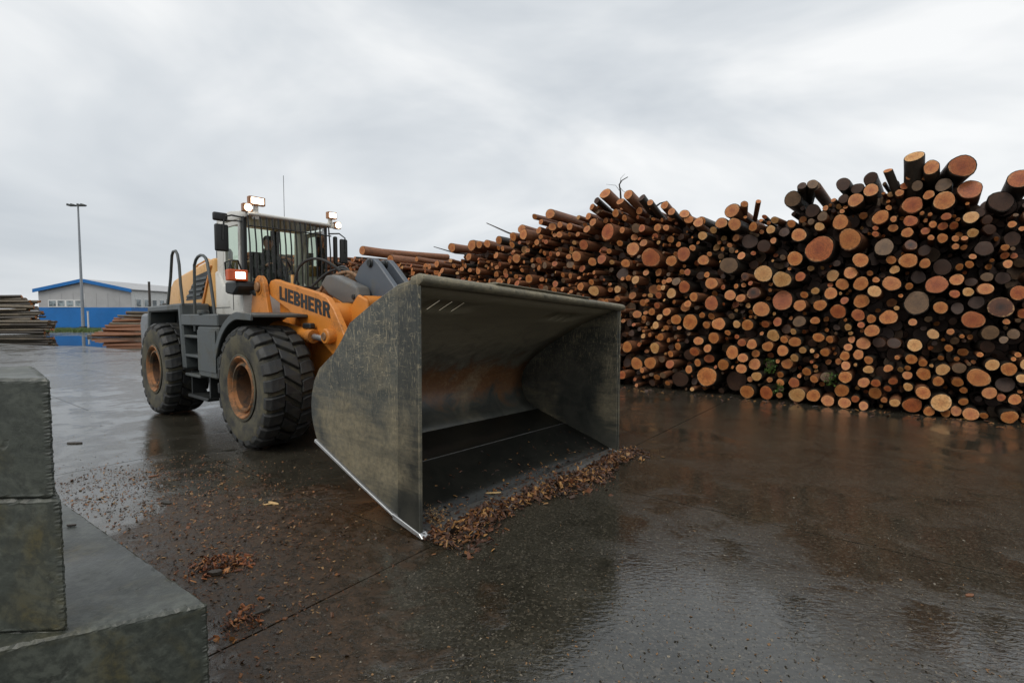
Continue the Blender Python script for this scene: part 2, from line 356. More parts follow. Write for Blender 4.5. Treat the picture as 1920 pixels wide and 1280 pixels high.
class B:
    """collects vertices and faces of ONE object"""
    def __init__(s): s.v = []; s.f = []
    def add(s, vs, fs):
        k = len(s.v); s.v += [tuple(v) for v in vs]; s.f += [tuple(i + k for i in f) for f in fs]; return s
    def box(s, a, b):
        (x0, y0, z0), (x1, y1, z1) = a, b
        return s.add([(x0, y0, z0), (x1, y0, z0), (x1, y1, z0), (x0, y1, z0), (x0, y0, z1), (x1, y0, z1), (x1, y1, z1), (x0, y1, z1)],
                     [(0, 3, 2, 1), (4, 5, 6, 7), (0, 1, 5, 4), (1, 2, 6, 5), (2, 3, 7, 6), (3, 0, 4, 7)])
    def prism(s, poly, y0, y1):
        """outline in x,z extruded along y"""
        n = len(poly)
        return s.add([(x, y0, z) for x, z in poly] + [(x, y1, z) for x, z in poly],
                     [tuple(range(n))[::-1], tuple(range(n, 2 * n))] + [(i, (i + 1) % n, n + (i + 1) % n, n + i) for i in range(n)])
    def prismz(s, poly, z0, z1):
        n = len(poly)
        return s.add([(x, y, z0) for x, y in poly] + [(x, y, z1) for x, y in poly],
                     [tuple(range(n))[::-1], tuple(range(n, 2 * n))] + [(i, (i + 1) % n, n + (i + 1) % n, n + i) for i in range(n)])
    def tube(s, pts, r, n=10, closed=False):
        pts = [Vector(p) for p in pts]; m = len(pts); vs = []; fs = []
        rr = r if hasattr(r, '__len__') else [r] * m
        up = Vector((0.13, 0.31, 0.94)); prev = None
        for i, p in enumerate(pts):
            if closed: d = pts[(i + 1) % m] - pts[i - 1]
            else: d = pts[min(i + 1, m - 1)] - pts[max(i - 1, 0)]
            d.normalize()
            a = prev if prev is not None else (up.cross(d) if abs(up.dot(d)) < 0.95 else Vector((1, 0, 0)).cross(d))
            a = (a - d * a.dot(d)).normalized(); prev = a; b = d.cross(a)
            for k in range(n):
                t = 2 * math.pi * k / n; vs.append(p + (a * math.cos(t) + b * math.sin(t)) * rr[i])
        for i in range(m if closed else m - 1):
            j = (i + 1) % m
            for k in range(n):
                q = (k + 1) % n; fs.append((i * n + k, i * n + q, j * n + q, j * n + k))
        if not closed: fs += [tuple(range(n))[::-1], tuple(range((m - 1) * n, m * n))]
        return s.add(vs, fs)
    def lathe(s, prof, n=32, axis='y', c=(0, 0, 0)):
        """profile (radius, along) spun round an axis through c"""
        m = len(prof); vs = []; fs = []
        for k in range(n):
            t = 2 * math.pi * k / n; ct, st = math.cos(t), math.sin(t)
            for r, h in prof:
                if axis == 'y': vs.append((c[0] + r * ct, c[1] + h, c[2] + r * st))
                elif axis == 'x': vs.append((c[0] + h, c[1] + r * ct, c[2] + r * st))
                else: vs.append((c[0] + r * ct, c[1] + r * st, c[2] + h))
        for k in range(n):
            q = (k + 1) % n
            for i in range(m - 1): fs.append((k * m + i, q * m + i, q * m + i + 1, k * m + i + 1))
        return s.add(vs, fs)
    def disc(s, c, r, h, axis='y', n=20, bev=0.15):
        b = min(r, abs(h)) * bev
        return s.lathe([(0.0001, 0), (r - b, 0), (r, b if h > 0 else -b), (r, h - (b if h > 0 else -b)), (r - b, h), (0.0001, h)], n, axis, c)
    def build(s, name, mat, parent=None, bevel=0.0, smooth=False, seg=1):
        me = bpy.data.meshes.new(name); me.from_pydata(s.v, [], s.f)
        bm = bmesh.new(); bm.from_mesh(me)
        bmesh.ops.remove_doubles(bm, verts=bm.verts, dist=1e-4)
        bmesh.ops.recalc_face_normals(bm, faces=bm.faces)
        if bevel > 0:
            ed = [e for e in bm.edges if len(e.link_faces) == 2 and e.calc_face_angle(0) > 0.45]
            bmesh.ops.bevel(bm, geom=ed, offset=bevel, segments=seg, affect='EDGES', clamp_overlap=True, profile=0.5)
        if smooth:
            for f in bm.faces: f.smooth = True
            for e in bm.edges:
                if len(e.link_faces) == 2 and e.calc_face_angle(0) > 0.7: e.smooth = False
        bm.to_mesh(me); bm.free()
        if mat: me.materials.append(M[mat])
        return link(bpy.data.objects.new(name, me), parent)
def arc(cx, cz, r, a0, a1, n):
    return [(cx + r * math.cos(R(a0 + (a1 - a0) * i / n)), cz + r * math.sin(R(a0 + (a1 - a0) * i / n))) for i in range(n + 1)]

# ------------------------------------------------------------------ SETTING: ground, slabs, puddle
gb = B(); S = 3000.0
gb.add([(-S, -60, -0.018), (S, -60, -0.018), (S, S, -0.018), (-S, S, -0.018)], [(0, 1, 2, 3)])
ground = tag(gb.build('ground', 'wet_yard'), kind='structure')
s_o = np.array([-1.05, 3.85]); e1 = np.array([0.606, 0.795]); e2 = np.array([0.795, -0.606])
for i in range(-4, 5):
    for j in range(-5, 4):
        L1, L2 = 7.0, 5.2; g = 0.007
        off = 2.9 if j % 2 == 0 else 0.6
        a0, a1 = i * L1 + off + g, (i + 1) * L1 + off - g; b0, b1 = j * L2 + g, (j + 1) * L2 - g
        cpt = s_o + e1 * (a0 + a1) / 2 + e2 * (b0 + b1) / 2
        if np.linalg.norm(cpt - np.array([0, 6])) > 24 or cpt[1] < -6: continue
        poly = []
        for (a, b, a_, b_) in ((a0, b0, a1, b0), (a1, b0, a1, b1), (a1, b1, a0, b1), (a0, b1, a0, b0)):   # slightly broken edges
            for k in range(14):
                q = k / 14; jit = 0.0 if k == 0 else random.uniform(-0.004, 0.004)
                p = s_o + e1 * (a + (a_ - a) * q + (jit if b != b_ else 0)) + e2 * (b + (b_ - b) * q + (jit if a != a_ else 0)); poly.append(tuple(p))
        B().prismz(poly, -0.017, 0.0).build('concrete_slab', 'wet_yard', ground)
pp = [(-140, 634), (-40, 640), (40, 646), (100, 648), (160, 648), (200, 652), (250, 656), (300, 655), (300, 640), (262, 639), (215, 637), (170, 633), (148, 629), (100, 630), (60, 632), (-40, 631)]
pw = [G(x, y) for x, y in pp]
tag(B().prismz([(p[0], p[1]) for p in pw], -0.016, -0.012).build('puddle', 'puddle_water', None), kind='structure')

# ------------------------------------------------------------------ concrete blocks, left foreground
def block(name, foot, z0, z1, label, seed):
    rnd = random.Random(seed); bm = bmesh.new()
    lo = [bm.verts.new((x, y, z0)) for x, y in foot]; hi = [bm.verts.new((x, y, z1)) for x, y in foot]; n = len(foot)
    bm.faces.new(lo[::-1]); bm.faces.new(hi)
    for i in range(n): bm.faces.new((lo[i], lo[(i + 1) % n], hi[(i + 1) % n], hi[i]))
    bmesh.ops.recalc_face_normals(bm, faces=bm.faces)
    bmesh.ops.bevel(bm, geom=bm.edges[:], offset=0.012, segments=1, affect='EDGES')
    bmesh.ops.subdivide_edges(bm, edges=[e for e in bm.edges if e.calc_length() > 0.1], cuts=64, use_grid_fill=True)
    for v in bm.verts:
        ed = any(f.normal.angle(v.link_faces[0].normal, 0) > 0.3 for f in v.link_faces)
        k = 0.0030 if ed else 0.0
        v.co += Vector((rnd.uniform(-k, k), rnd.uniform(-k, k), rnd.uniform(-k, k) if v.co.z > z0 + 0.02 else 0))
    me = bpy.data.meshes.new(name); bm.to_mesh(me); bm.free(); me.materials.append(M['concrete'])
    for p in me.polygons: p.use_smooth = False
    return tag(link(bpy.data.objects.new(name, me)), label, 'concrete block', 'concrete blocks at the left edge')
c0 = G(137, 1185, 0.6)[:2]; c1 = G(390, 1130, 0.6)[:2]; c2 = G(119, 940, 0.6)[:2]
dl = (c2 - c1); back = c2 + dl * 0.25; side = c0 - c1
block('concrete_block', [tuple(c0 + side * 1.6), tuple(c1), tuple(back), tuple(back + side * 2.6)], 0.0, 0.598, 'low wet concrete block lying beside the tall stack, top face visible', 1)
for k, (dx, lab) in enumerate(((0.0, 'bottom block of the tall concrete stack at left edge'), (-0.022, 'middle block of the tall concrete stack at left edge'), (-0.048, 'topmost block of the tall concrete stack at left edge'))):
    x1 = c0[0] + dx; y0 = c0[1] - 0.02 * k * 0
    if k == 0: y0 = y0 - 0.0
    block('concrete_block', [(x1 - 1.8, y0 - 0.09), (x1 - 0.002, y0), (x1 - 0.56, y0 + 0.52), (x1 - 2.1, y0 + 0.46)], 0.6 * k + (0.0 if k == 0 else 0.004), 0.6 * (k + 1) - (0.07 if k == 2 else 0), lab, 5 + k)

# ------------------------------------------------------------------ LOG STACKS
LOGV = 14
def log_proto(k):
    rd = random.Random(100 + k); n = 18
    ph = [rd.uniform(0, 6.28) for _ in range(3)]; am = [rd.uniform(0.02, 0.09), rd.uniform(0.0, 0.055), rd.uniform(0.0, 0.035)]
    out = [1 + am[0] * math.cos(2 * 2 * math.pi * i / n + ph[0]) + am[1] * math.cos(3 * 2 * math.pi * i / n + ph[1]) + am[2] * math.cos(5 * 2 * math.pi * i / n + ph[2]) for i in range(n)]
    mx_ = max(out); out = [o / mx_ for o in out]
    ys = [0.0, 0.006, 0.06, 0.18, 0.36, 0.55, 0.78, 1.0]; vs = []; uv = []
    ka, kb = rd.uniform(-0.008, 0.008), rd.uniform(-0.008, 0.008)      # the saw cut is not square
    bend = rd.uniform(-0.15, 0.15); bend2 = rd.uniform(-0.15, 0.15); tap = rd.uniform(0.78, 0.97)
    for j, y in enumerate(ys):
        t = 1 + (tap - 1) * y
        if j == 0: t *= 0.985
        for i in range(n):
            a = 2 * math.pi * i / n; q = out[i] * t * (1 + (rd.uniform(-0.025, 0.025) if j > 1 else 0))
            px_, pz_ = q * math.cos(a), q * math.sin(a); vs.append((px_ + bend * y * (1 - y) * 4, y + ((ka * px_ + kb * pz_) if j < 2 else 0), pz_ + bend2 * y * (1 - y) * 4))
    fs = []; fuv = []
    for j in range(len(ys) - 1):
        for i in range(n):
            i2 = (i + 1) % n
            fs.append((j * n + i, j * n + i2, (j + 1) * n + i2, (j + 1) * n + i))
            u0, u1 = i / n, (i + 1) / n; fuv.append([(u0, ys[j] * 4), (u1, ys[j] * 4), (u1, ys[j + 1] * 4), (u0, ys[j + 1] * 4)])
    for base, rev in ((0, False), ((len(ys) - 1) * n, True)):
        f = tuple(range(base, base + n)); fs.append(f[::-1] if rev else f); fuv.append([(i / n, 0.02) for i in f])
    rim = rd.uniform(0.90, 0.95); ev = [(0, -0.0016, 0)]; ef = []; euv = []
    for rr_ in (0.5, 1.0):
        for i in range(n):
            a = 2 * math.pi * i / n; q = out[i] * rim * rr_
            ev.append((q * math.cos(a), (-0.0016 if rr_ < 1 else -0.0010) + ka * q * math.cos(a) + kb * q * math.sin(a), q * math.sin(a)))
    for i in range(n):
        i2 = (i + 1) % n
        ef.append((0, 1 + i2, 1 + i)); ef.append((1 + i, 1 + i2, 1 + n + i2, 1 + n + i))
    euv = [[(ev[i][0] / rim, ev[i][2] / rim) for i in f] for f in ef]
    return (vs, fs, fuv), (ev, ef, euv)
PROTO = [log_proto(k) for k in range(LOGV)]
def make_mesh(name, vs, fs, fuv, smooth):
    me = bpy.data.meshes.new(name); me.from_pydata(vs, [], fs); uvl = me.uv_layers.new(name='UVMap')
    flat = [c for f in fuv for p in f for c in p]; uvl.data.foreach_set('uv', flat)
    me.polygons.foreach_set('use_smooth', [smooth] * len(fs)); me.materials.append(None); return me
PM = [(make_mesh('log', *p[0], True), make_mesh('cut_end', *p[1], False)) for p in PROTO]
LOGS = []      # every log: end centre, axis into the stack, radius, length, end kind, bark kind, stack
def add_log(c, ax, r, L, end, bark, stack, **k):
    d = dict(c=np.array(c, float), ax=np.array(ax, float) / np.linalg.norm(ax), r=r, L=L, end=end, bark=bark, stack=stack, **k); LOGS.append(d); return d

# main stack: its front foot runs from the bucket to the right edge of the photo
F0 = G(1165, 725)[:2]; F1 = G(1920, 797)[:2]; fe = (F1 - F0) / np.linalg.norm(F1 - F0); fn = np.array([-fe[1], fe[0]])   # fn points into the stack
AX = np.array([fn[0], fn[1], 0.0])
def face(x, y):
    r = ray(x, y); t = (F0 @ fn) / (r[:2] @ fn); p = CAM + r * t
    return (p[:2] - F0) @ fe, p[2], t
def face_pt(s, z, rec=0.0): q = F0 + fe * s + fn * rec; return np.array([q[0], q[1], z])
raw7 = '''550 1075 33 o/628 1070 32 r/765 1082 40 p/838 1077 32 o/892 1098 28 o/957 1055 34 o/968 1108 26 o/1015 1090 16 r/1050 1125 20 o/1098 1068 28 o/1185 1105 22 p/1262 1122 42 r/1327 1148 26 o/1378 1108 46 p/1403 1163 22 o/1442 1147 25 o/1507 1175 30 o/1565 1165 18 o/1672 1172 32 o/1590 1060 32 o/1645 1090 18 r/1700 1097 26 o/1308 1065 32 o/1240 1040 20 p
372 997 48 o/488 1018 52 d/250 1010 38 d/592 993 25 p/527 963 24 o/578 945 28 o/448 945 27 o/337 937 18 o/302 965 19 o/222 942 20 r/130 938 32 o/68 942 32 o/100 968 14 o/155 873 26 p/28 870 27 o/245 868 18 o/285 905 28 d/325 890 22 r/380 875 19 o/342 843 22 o/408 830 26 o/174 827 18 o/480 893 32 o/575 858 24 o/535 915 22 o/633 868 24 o/530 850 18 r/582 897 20 o/556 775 26 o/500 772 18 p/430 770 31 o/375 775 17 o/305 762 38 o/245 752 27 o/358 733 15 o/468 808 14 o/657 820 29 p/755 847 27 o/703 795 22 d/707 838 18 o/702 885 26 o/755 915 19 p/788 883 17 p/830 885 10 p/883 893 19 o/853 830 24 o/903 837 17 o/820 855 20 d/717 943 25 o/752 803 15 p/770 760 28 g/838 756 20 o/980 785 17 p/1085 798 32 o/1040 775 14 r/1080 750 22 o/1155 742 36 o/1025 730 31 r/1260 763 17 o/1348 815 25 p/1048 855 28 o/1113 852 28 d/1175 855 28 d/1268 862 30 p/980 872 18 o/967 908 22 o/1027 903 24 o/1070 925 20 o/972 950 20 o/1015 945 8 p/1070 966 21 p/970 1000 30 o/890 998 24 g/805 975 20 o/840 1005 18 o/750 1025 26 r/690 990 16 o/692 1020 18 o/1050 1022 25 o/1102 1022 20 r/1152 1048 16 r/1175 1018 18 r/1155 960 19 o/1208 965 13 p/1238 960 13 o/1237 990 20 o/1258 922 24 o/1300 938 22 o/1308 985 32 o/1368 1012 25 o/1392 966 32 p/1460 963 30 g/1452 1020 22 o/1543 998 52 o/1600 950 30 p/1670 965 34 o/1725 1005 22 p/1663 1035 40 d/1415 875 18 o/1380 915 12 o/1555 895 14 o
988 405 52 o/860 450 62 r/753 490 33 o/1033 502 36 o/1165 492 22 o/1243 503 40 o/1315 513 28 o/1185 535 22 p/1380 527 44 d/995 553 34 o/1168 598 39 o/1098 630 29 p/1035 595 36 o/955 598 32 o/908 636 30 o/1037 675 33 o/937 717 34 r/862 690 27 o/772 690 29 o/838 628 18 p/775 567 23 r/700 580 40 p/620 555 42 p/700 670 49 r/610 707 36 o/573 637 30 h/400 597 31 o/400 682 35 r/283 612 29 r/327 655 22 o/298 685 18 o/475 647 24 o/523 660 19 o/300 550 16 r/498 608 12 o/475 520 42 g/523 478 18 o/440 612 12 r/127 648 12 p/540 568 18 h/965 670 18 r/1365 593 52 r/1443 583 30 o/1510 590 26 d/1578 573 24 g/1655 570 30 d/1500 632 23 p/1570 618 32 o/1440 642 20 r/1280 677 58 g/1620 703 52 h/1378 700 30 o/1465 705 34 d/1540 685 40 d/1550 765 62 r/1573 805 48 g/1290 567 34 d/1245 610 16 o/1210 650 10 o/1438 760 18 d/1695 815 24 g/1640 835 20 g/1580 855 40 d/1560 450 40 d/1140 447 42 g/1253 433 26 h/1310 450 26 d/1387 405 22 o/1338 403 13 o/1447 402 16 o/1480 405 14 o/1448 437 16 o/1478 440 14 o/1530 472 16 o/1655 445 17 o/1657 475 17 r/1665 515 20 o/1502 517 18 o/1458 528 16 o/1515 383 22 p/1508 317 28 p/1588 313 22 d/1595 357 26 d/1685 345 16 o/1733 360 14 o/1695 400 36 d
1468 112 60 r/1503 182 48 r/1400 172 38 g/1395 235 44 o/1258 257 42 r/1650 230 52 d/1725 145 48 r/1120 312 36 o/1250 325 30 r/1078 190 34 o/1075 145 32 d/1018 180 30 d/960 165 30 d/1015 240 34 o/950 335 36 o/742 232 36 g/835 178 26 g/820 275 30 d/876 313 22 g/958 225 22 d/1355 345 18 o/1385 345 24 r/1435 347 18 r/1315 370 18 r/1300 298 9 o/1335 298 9 o/1237 380 24 o/1175 357 20 o/1100 355 12 r/1178 322 14 o/1100 385 14 r/1400 320 20 r
485 285 34 o/437 337 27 o/500 345 30 o/572 352 22 o/653 367 20 p/703 370 25 d/733 340 20 o/862 355 20 p/773 390 31 o/620 430 32 d/655 415 17 o/545 410 38 d/350 333 25 o/305 325 19 o/28 318 14 o/103 362 18 r/172 360 18 o/207 360 15 o/20 370 16 o/360 393 22 p/52 447 32 o/130 485 46 r/35 512 22 o/5 425 14 o/278 470 36 r/225 500 25 o/355 495 26 o/165 420 11 p/250 428 14 o/320 447 16 o'''
raw6 = '''1340 432 46 r/1208 498 30 r/1187 620 21 r/1255 737 32 p/1183 715 24 o/1175 558 30 o/1300 572 28 r/925 675 24 o/905 480 17 o/955 483 19 o/830 497 18 o/893 417 24 o/965 420 20 o/1080 392 18 o/985 378 18 o/953 352 16 o/1030 335 22 o/1220 345 20 o/1215 413 22 o/1257 380 22 o/1362 328 24 o/1090 447 17 o/1165 440 14 o/520 510 22 o/620 500 32 o/665 497 20 o/705 492 22 o/762 473 24 o/835 455 24 o/772 515 16 o/752 553 18 o/845 567 24 o/605 560 22 o/443 598 20 o/405 612 18 o/478 633 16 o/775 600 14 r/965 617 16 o/1045 547 15 r/800 658 12 r/870 700 18 r/1140 660 16 o/1150 485 12 p/60 530 24 o/205 568 18 o/330 572 14 o'''
circ = []
for raw, k, ox, oy in ((raw7, 2.2855, 1160, 270), (raw6, 2.783, 660, 280)):
    for q in raw.replace('\n', '/').split('/'):
        x, y, r, ty = q.split(); x, y, r = float(x) / k + ox, float(y) / k + oy, float(r) / k
        s, z, t = face(x, y); circ.append([s, max(z, 0.02), max(0.04, r * t / FPX), ty, 1])
# light relaxation so that traced ends do not cross
for it in range(40):
    for i in range(len(circ)):
        for j in range(i):
            a, b = circ[i], circ[j]; dx, dz = a[0] - b[0], a[1] - b[1]; d = math.hypot(dx, dz) + 1e-6; o = a[2] + b[2] - d
            if o > 0.0:
                a[2] -= min(o * 0.10, a[2] * 0.02); b[2] -= min(o * 0.10, b[2] * 0.02)
                k = 0.16 * o / d; a[0] += dx * k; a[1] += dz * k; b[0] -= dx * k; b[1] -= dz * k
for c in circ: c[1] = max(c[1], c[2])
top_px = [(420, 470), (560, 478), (680, 482), (760, 492), (830, 490), (870, 466), (960, 446), (985, 418), (1060, 408), (1100, 398), (1130, 378), (1200, 382), (1260, 402), (1340, 422), (1380, 404), (1470, 400), (1490, 378), (1560, 362), (1640, 338), (1700, 314), (1760, 300), (1800, 315), (1840, 352), (1870, 350), (1920, 345), (2060, 300), (2300, 280)]
tp = sorted((face(x, y)[:2]) for x, y in top_px); tps = [p[0] for p in tp]; tpz = [p[1] for p in tp]
topz = lambda s: np.interp(s, tps, tpz)
S0, S1 = max(tps[0], -24.0), min(tps[-1], 11.5)
C = np.array([[c[0], c[1], c[2]] for c in circ])
for r0, r1, tries in ((0.15, 0.20, 120), (0.11, 0.15, 900), (0.08, 0.11, 3200), (0.05, 0.08, 8000), (0.035, 0.05, 7000)):
    ss = rng.uniform(S0, S1, tries); zz = rng.uniform(0, 6.2, tries); rr = rng.uniform(r0, r1, tries)
    for s, z, r in zip(ss, zz, rr):
        if z - r < 0 : continue
        if z + r > topz(s) + 0.03: continue
        if (np.hypot(C[:, 0] - s, C[:, 1] - z) < C[:, 2] + r * 0.97).any(): continue
        C = np.vstack([C, [s, z, r]])
        circ.append([s, z, r, random.choices('oprgd', (42, 10, 14, 10, 24))[0], 0])
for s, z, r, ty, traced in circ:
    rec = random.uniform(-0.10, 0.16) if traced else random.choice((0.08, 0.15, 0.25, 0.35, 0.5, 0.7)) * random.uniform(0.5, 1.3)
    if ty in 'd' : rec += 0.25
    yaw, pit = random.gauss(0, 0.035), random.gauss(0, 0.02)
    if z > topz(s) - 0.5 and s < 1.0: pit -= random.uniform(0.0, 0.05)
    ax = AX + np.array([fe[0], fe[1], 0]) * yaw + np.array([0, 0, pit])
    bark = 'bark_pine' if (s < 1.5 and random.random() < 0.8) or random.random() < 0.25 else 'bark_dark'
    add_log(face_pt(s, z, rec), ax, r, random.uniform(4.2, 5.4), ty, bark, 'main', top=z + r > topz(s) - 0.22)
# logs lying askew on top of the stack (photo pixel of the cut end, radius px, yaw, pitch)
for x, y, r, yaw, pit, end, bark, L in ((1138, 364, 11.5, 0.10, -0.34, 'o', 'bark_pine', 4.5), (1181, 366, 11, 0.22, -0.50, 'o', 'bark_pine', 4.4), (1166, 379, 8, 0.20, -0.42, 'o', 'bark_pine', 4.2),
        (1122, 377, 6.5, -0.05, -0.20, 'd', 'bark_dark', 4.2), (1113, 389, 6.5, 0.0, -0.20, 'o', 'bark_pine', 4.2), (1206, 372, 8, 0.10, -0.52, 'd', 'bark_dark', 4.4), (1222, 381, 7, 0.05, -0.42, 'o', 'bark_dark', 4.4),
        (1249, 386, 8.5, 0.0, -0.30, 'o', 'bark_pine', 4.4), (1262, 398, 8, 0.0, -0.26, 'o', 'bark_dark', 4.4), (1286, 402, 9.5, -0.05, -0.26, 'o', 'bark_pine', 4.4), (1312, 418, 10, -0.05, -0.20, 'o', 'bark_pine', 4.4),
        (1398, 384, 7, -0.25, -0.15, 'o', 'bark_pine', 4.4), (1424, 379, 5, -0.3, -0.20, 'o', 'bark_pine', 4.0), (1505, 350, 8, -0.15, -0.20, 'd', 'bark_dark', 4.2), (1525, 347, 10, -0.2, -0.12, 'g', 'bark_dark', 4.4),
        (1714, 296, 17, 0.02, -1.1, 'p', 'bark_dark', 4.0), (1746, 316, 15, 0.05, -0.35, 'o', 'bark_dark', 4.6), (1665, 322, 8, 0.35, -0.9, 'o', 'bark_dark', 3.4),
        (683, 470, 10, 0.04, -0.02, 'o', 'bark_pine', 5.2), (736, 486, 8, 0.02, 0.0, 'o', 'bark_pine', 5.0), (852, 465, 9, 0.02, 0.0, 'o', 'bark_pine', 5.0), (1035, 402, 10, 0.03, -0.02, 'o', 'bark_pine', 5.0), (985, 440, 11, 0.03, 0.0, 'o', 'bark_pine', 5.0)):
    s, z, t = face(x, y)
    ax = AX + np.array([fe[0], fe[1], 0]) * yaw + np.array([0, 0, pit])
    add_log(face_pt(s, z, -0.1), ax, r * t / FPX, L, end, bark, 'main', top=True, askew=abs(pit) > 0.15)
# inner layer that closes the gaps, set back, coloured dark to deepen their shade
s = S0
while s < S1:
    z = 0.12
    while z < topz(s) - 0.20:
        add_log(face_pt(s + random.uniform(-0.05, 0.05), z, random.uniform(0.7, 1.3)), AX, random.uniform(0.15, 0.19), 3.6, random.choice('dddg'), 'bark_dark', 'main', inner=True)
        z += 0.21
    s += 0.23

# far stacks: logs lie across the view
def far_stack(name, x0, y0, ax, nrm, rows, rad, L, barks, ends, step):
    ax = np.array([*ax, 0.0]); nrm = np.array([*nrm, 0.0]); z = rad
    for k in range(rows):
        shift = step(k)
        for d in range(3):
            r = rad * random.uniform(0.6, 1.3)
            c = np.array([x0, y0, 0]) + nrm * (d * rad * 2.0 + k * rad * 0.75 + random.uniform(-.05, .05)) - ax * (shift + random.uniform(-0.5, 0.5)) + np.array([0, 0, z + random.uniform(-0.06, 0.06)])
            add_log(c, -ax + np.array([0, 0, random.gauss(0, 0.022)]) + nrm * random.gauss(0, 0.06), r, L * random.uniform(0.9, 1.1), random.choice(ends), random.choice(barks), name, front=d == 0)
        z += rad * 1.62
p = G(86, 626); far_stack('left', p[0], p[1], (1.0, 0.12), (-0.12, 1.0), 15, 0.175, 9.0, ['bark_grey', 'bark_grey', 'bark_dark'], 'dgo', lambda k: 0.0 if k < 5 else (1.4 if k < 9 else (2.4 if k < 13 else 4.0)))
p = G(168, 632); far_stack('right', p[0], p[1], (-0.93, -0.36), (-0.36, 0.93), 9, 0.16, 10.0, ['bark_pine', 'bark_pine', 'bark_grey'], 'or', lambda k: 0.25 * k + (0.6 if k > 0 else 0.0))
p0 = np.array([-62 * 0.70, 62, 0.0]); far_stack('dark', p0[0] - 1.2, p0[1], (-0.94, -0.2), (-0.2, 0.94), 18, 0.17, 7.0, ['bark_dark'], 'dg', lambda k: 0.12 * k)

# choose the 300 logs that show largest; the rest is one mass for each stack
hide1 = [(583, 760), (640, 640), (700, 570), (795, 515), (1170, 578), (1158, 850), (785, 1005)]
hide2 = [(262, 790), (262, 620), (335, 560), (412, 500), (420, 400), (640, 400), (655, 500), (700, 490), (740, 540), (600, 850)]
for d in LOGS:
    x, y, f = proj(d['c']); rp_ = d['r'] * FPX / f; d['px'] = (x, y, rp_)
    if d['stack'] == 'main':
        vis = -30 < x < 1935 and not d.get('inner') and not inpoly(x, y, hide1) and not inpoly(x, y, hide2)
        rec = (d['c'][:2] - F0) @ fn
        d['score'] = (rp_ * rp_ * 3.1 * (1.6 if d.get('top') else 1.0) * (0.35 if rec > 0.32 else 1.0)) if vis else -1
    else:
        d['score'] = (700 if d.get('front') else -1) if x < 300 else -1
    if d['stack'] == 'dark': d['score'] = -1
LOGS.sort(key=lambda d: -d['score'])
sel = [d for d in LOGS[:300] if d['score'] > 0]
endword = {'o': 'orange', 'p': 'pale tan', 'r': 'reddish', 'g': 'grey weathered', 'd': 'dark brown', 'h': 'hollow'}
ones = ['first', 'second', 'third', 'fourth', 'fifth', 'sixth', 'seventh', 'eighth', 'ninth']
ordn = ones + ['tenth', 'eleventh', 'twelfth', 'thirteenth', 'fourteenth', 'fifteenth', 'sixteenth', 'seventeenth', 'eighteenth', 'nineteenth', 'twentieth'] + ['twenty-' + q for q in ones] + ['thirtieth'] + ['thirty-' + q for q in ones] + ['fortieth'] + ['forty-' + q for q in ones]
cells = {}
for d in sel:
    x, y, r = d['px']
    if d['stack'] == 'main':
        size = 'thick' if r > 14.5 else ('medium' if r > 9.5 else 'slim')
        sec = 'above the bucket lip' if x < 1168 else ('just right of the bucket' if x < 1330 else ('mid-length of the big stack' if x < 1530 else ('under the highest hump' if x < 1740 else 'near the right edge')))
        if d.get('askew') or d.get('top'): row = 'atop the stack'
        else:
            q = d['c'][2] / max(1.0, float(topz((d['c'][:2] - F0) @ fe)))
            row = 'bottom row' if d['c'][2] < 0.45 else ('low' if q < 0.36 else ('mid-height' if q < 0.66 else 'high up'))
        key = (size, endword[d['end']], row, sec)
    elif d['stack'] == 'left': key = ('long', 'grey' if d['bark'] == 'bark_grey' else 'dark', 'side-on', 'in the far stack at the left edge')
    else: key = ('long', 'red-brown' if d['bark'] == 'bark_pine' else 'grey-brown', 'side-on', 'in the far stack behind the rear wheel')
    cells.setdefault(key, []).append(d)
for key, ds in cells.items():
    side = key[2] == 'side-on'
    ds.sort(key=lambda d: d['px'][1] if side else d['px'][0])
    for i, d in enumerate(ds):
        if side:
            o = '' if len(ds) == 1 else (('topmost' if i == 0 else ('bottommost' if i == len(ds) - 1 else ordn[i] + ' from top')) + ' ')
            d['label'] = f'{o}{key[1]} log lying side-on {key[3]}'
        else:
            o = '' if len(ds) == 1 else ', ' + ('leftmost' if i == 0 else ('rightmost' if i == len(ds) - 1 else ordn[i] + ' from left'))
            d['label'] = f'{key[0]} {"log with a hollow end" if key[1] == "hollow" else key[1] + "-ended log"} {key[2]} {key[3]}{o}'
def log_matrix(d):
    y = Vector(d['ax']); x = Vector((y.y, -y.x, 0)).normalized(); z = x.cross(y)
    m = Matrix((x, y, z)).transposed().to_4x4(); a = d['ax'][0] * 7 + d['r'] * 90
    m = m @ Matrix.Rotation(a, 4, 'Y'); m.translation = Vector(d['c'])
    return m @ Matrix.Diagonal((d['r'], d['L'], d['r'], 1))
def set_mat(o, name):
    o.material_slots[0].link = 'OBJECT'; o.material_slots[0].material = M[name]
GRP = {'main': 'logs of the big stack', 'left': 'logs of the far left stack', 'right': 'logs of the far stack behind the loader'}
for i, d in enumerate(sel):
    k = i % LOGV
    o = bpy.data.objects.new('log', PM[k][0]); link(o); o.matrix_world = log_matrix(d); set_mat(o, d['bark'])
    tag(o, d['label'], 'log', GRP[d['stack']])
    ce = bpy.data.objects.new('cut_end', PM[k][1]); link(ce, o); set_mat(ce, 'end_' + d['end'])
ids = {id(d) for d in sel}
PROTO_NP = []
for (bv, bf, bu), (ev, ef, eu) in PROTO: PROTO_NP.append((np.array(bv), bf, bu, np.array(ev), ef, eu))
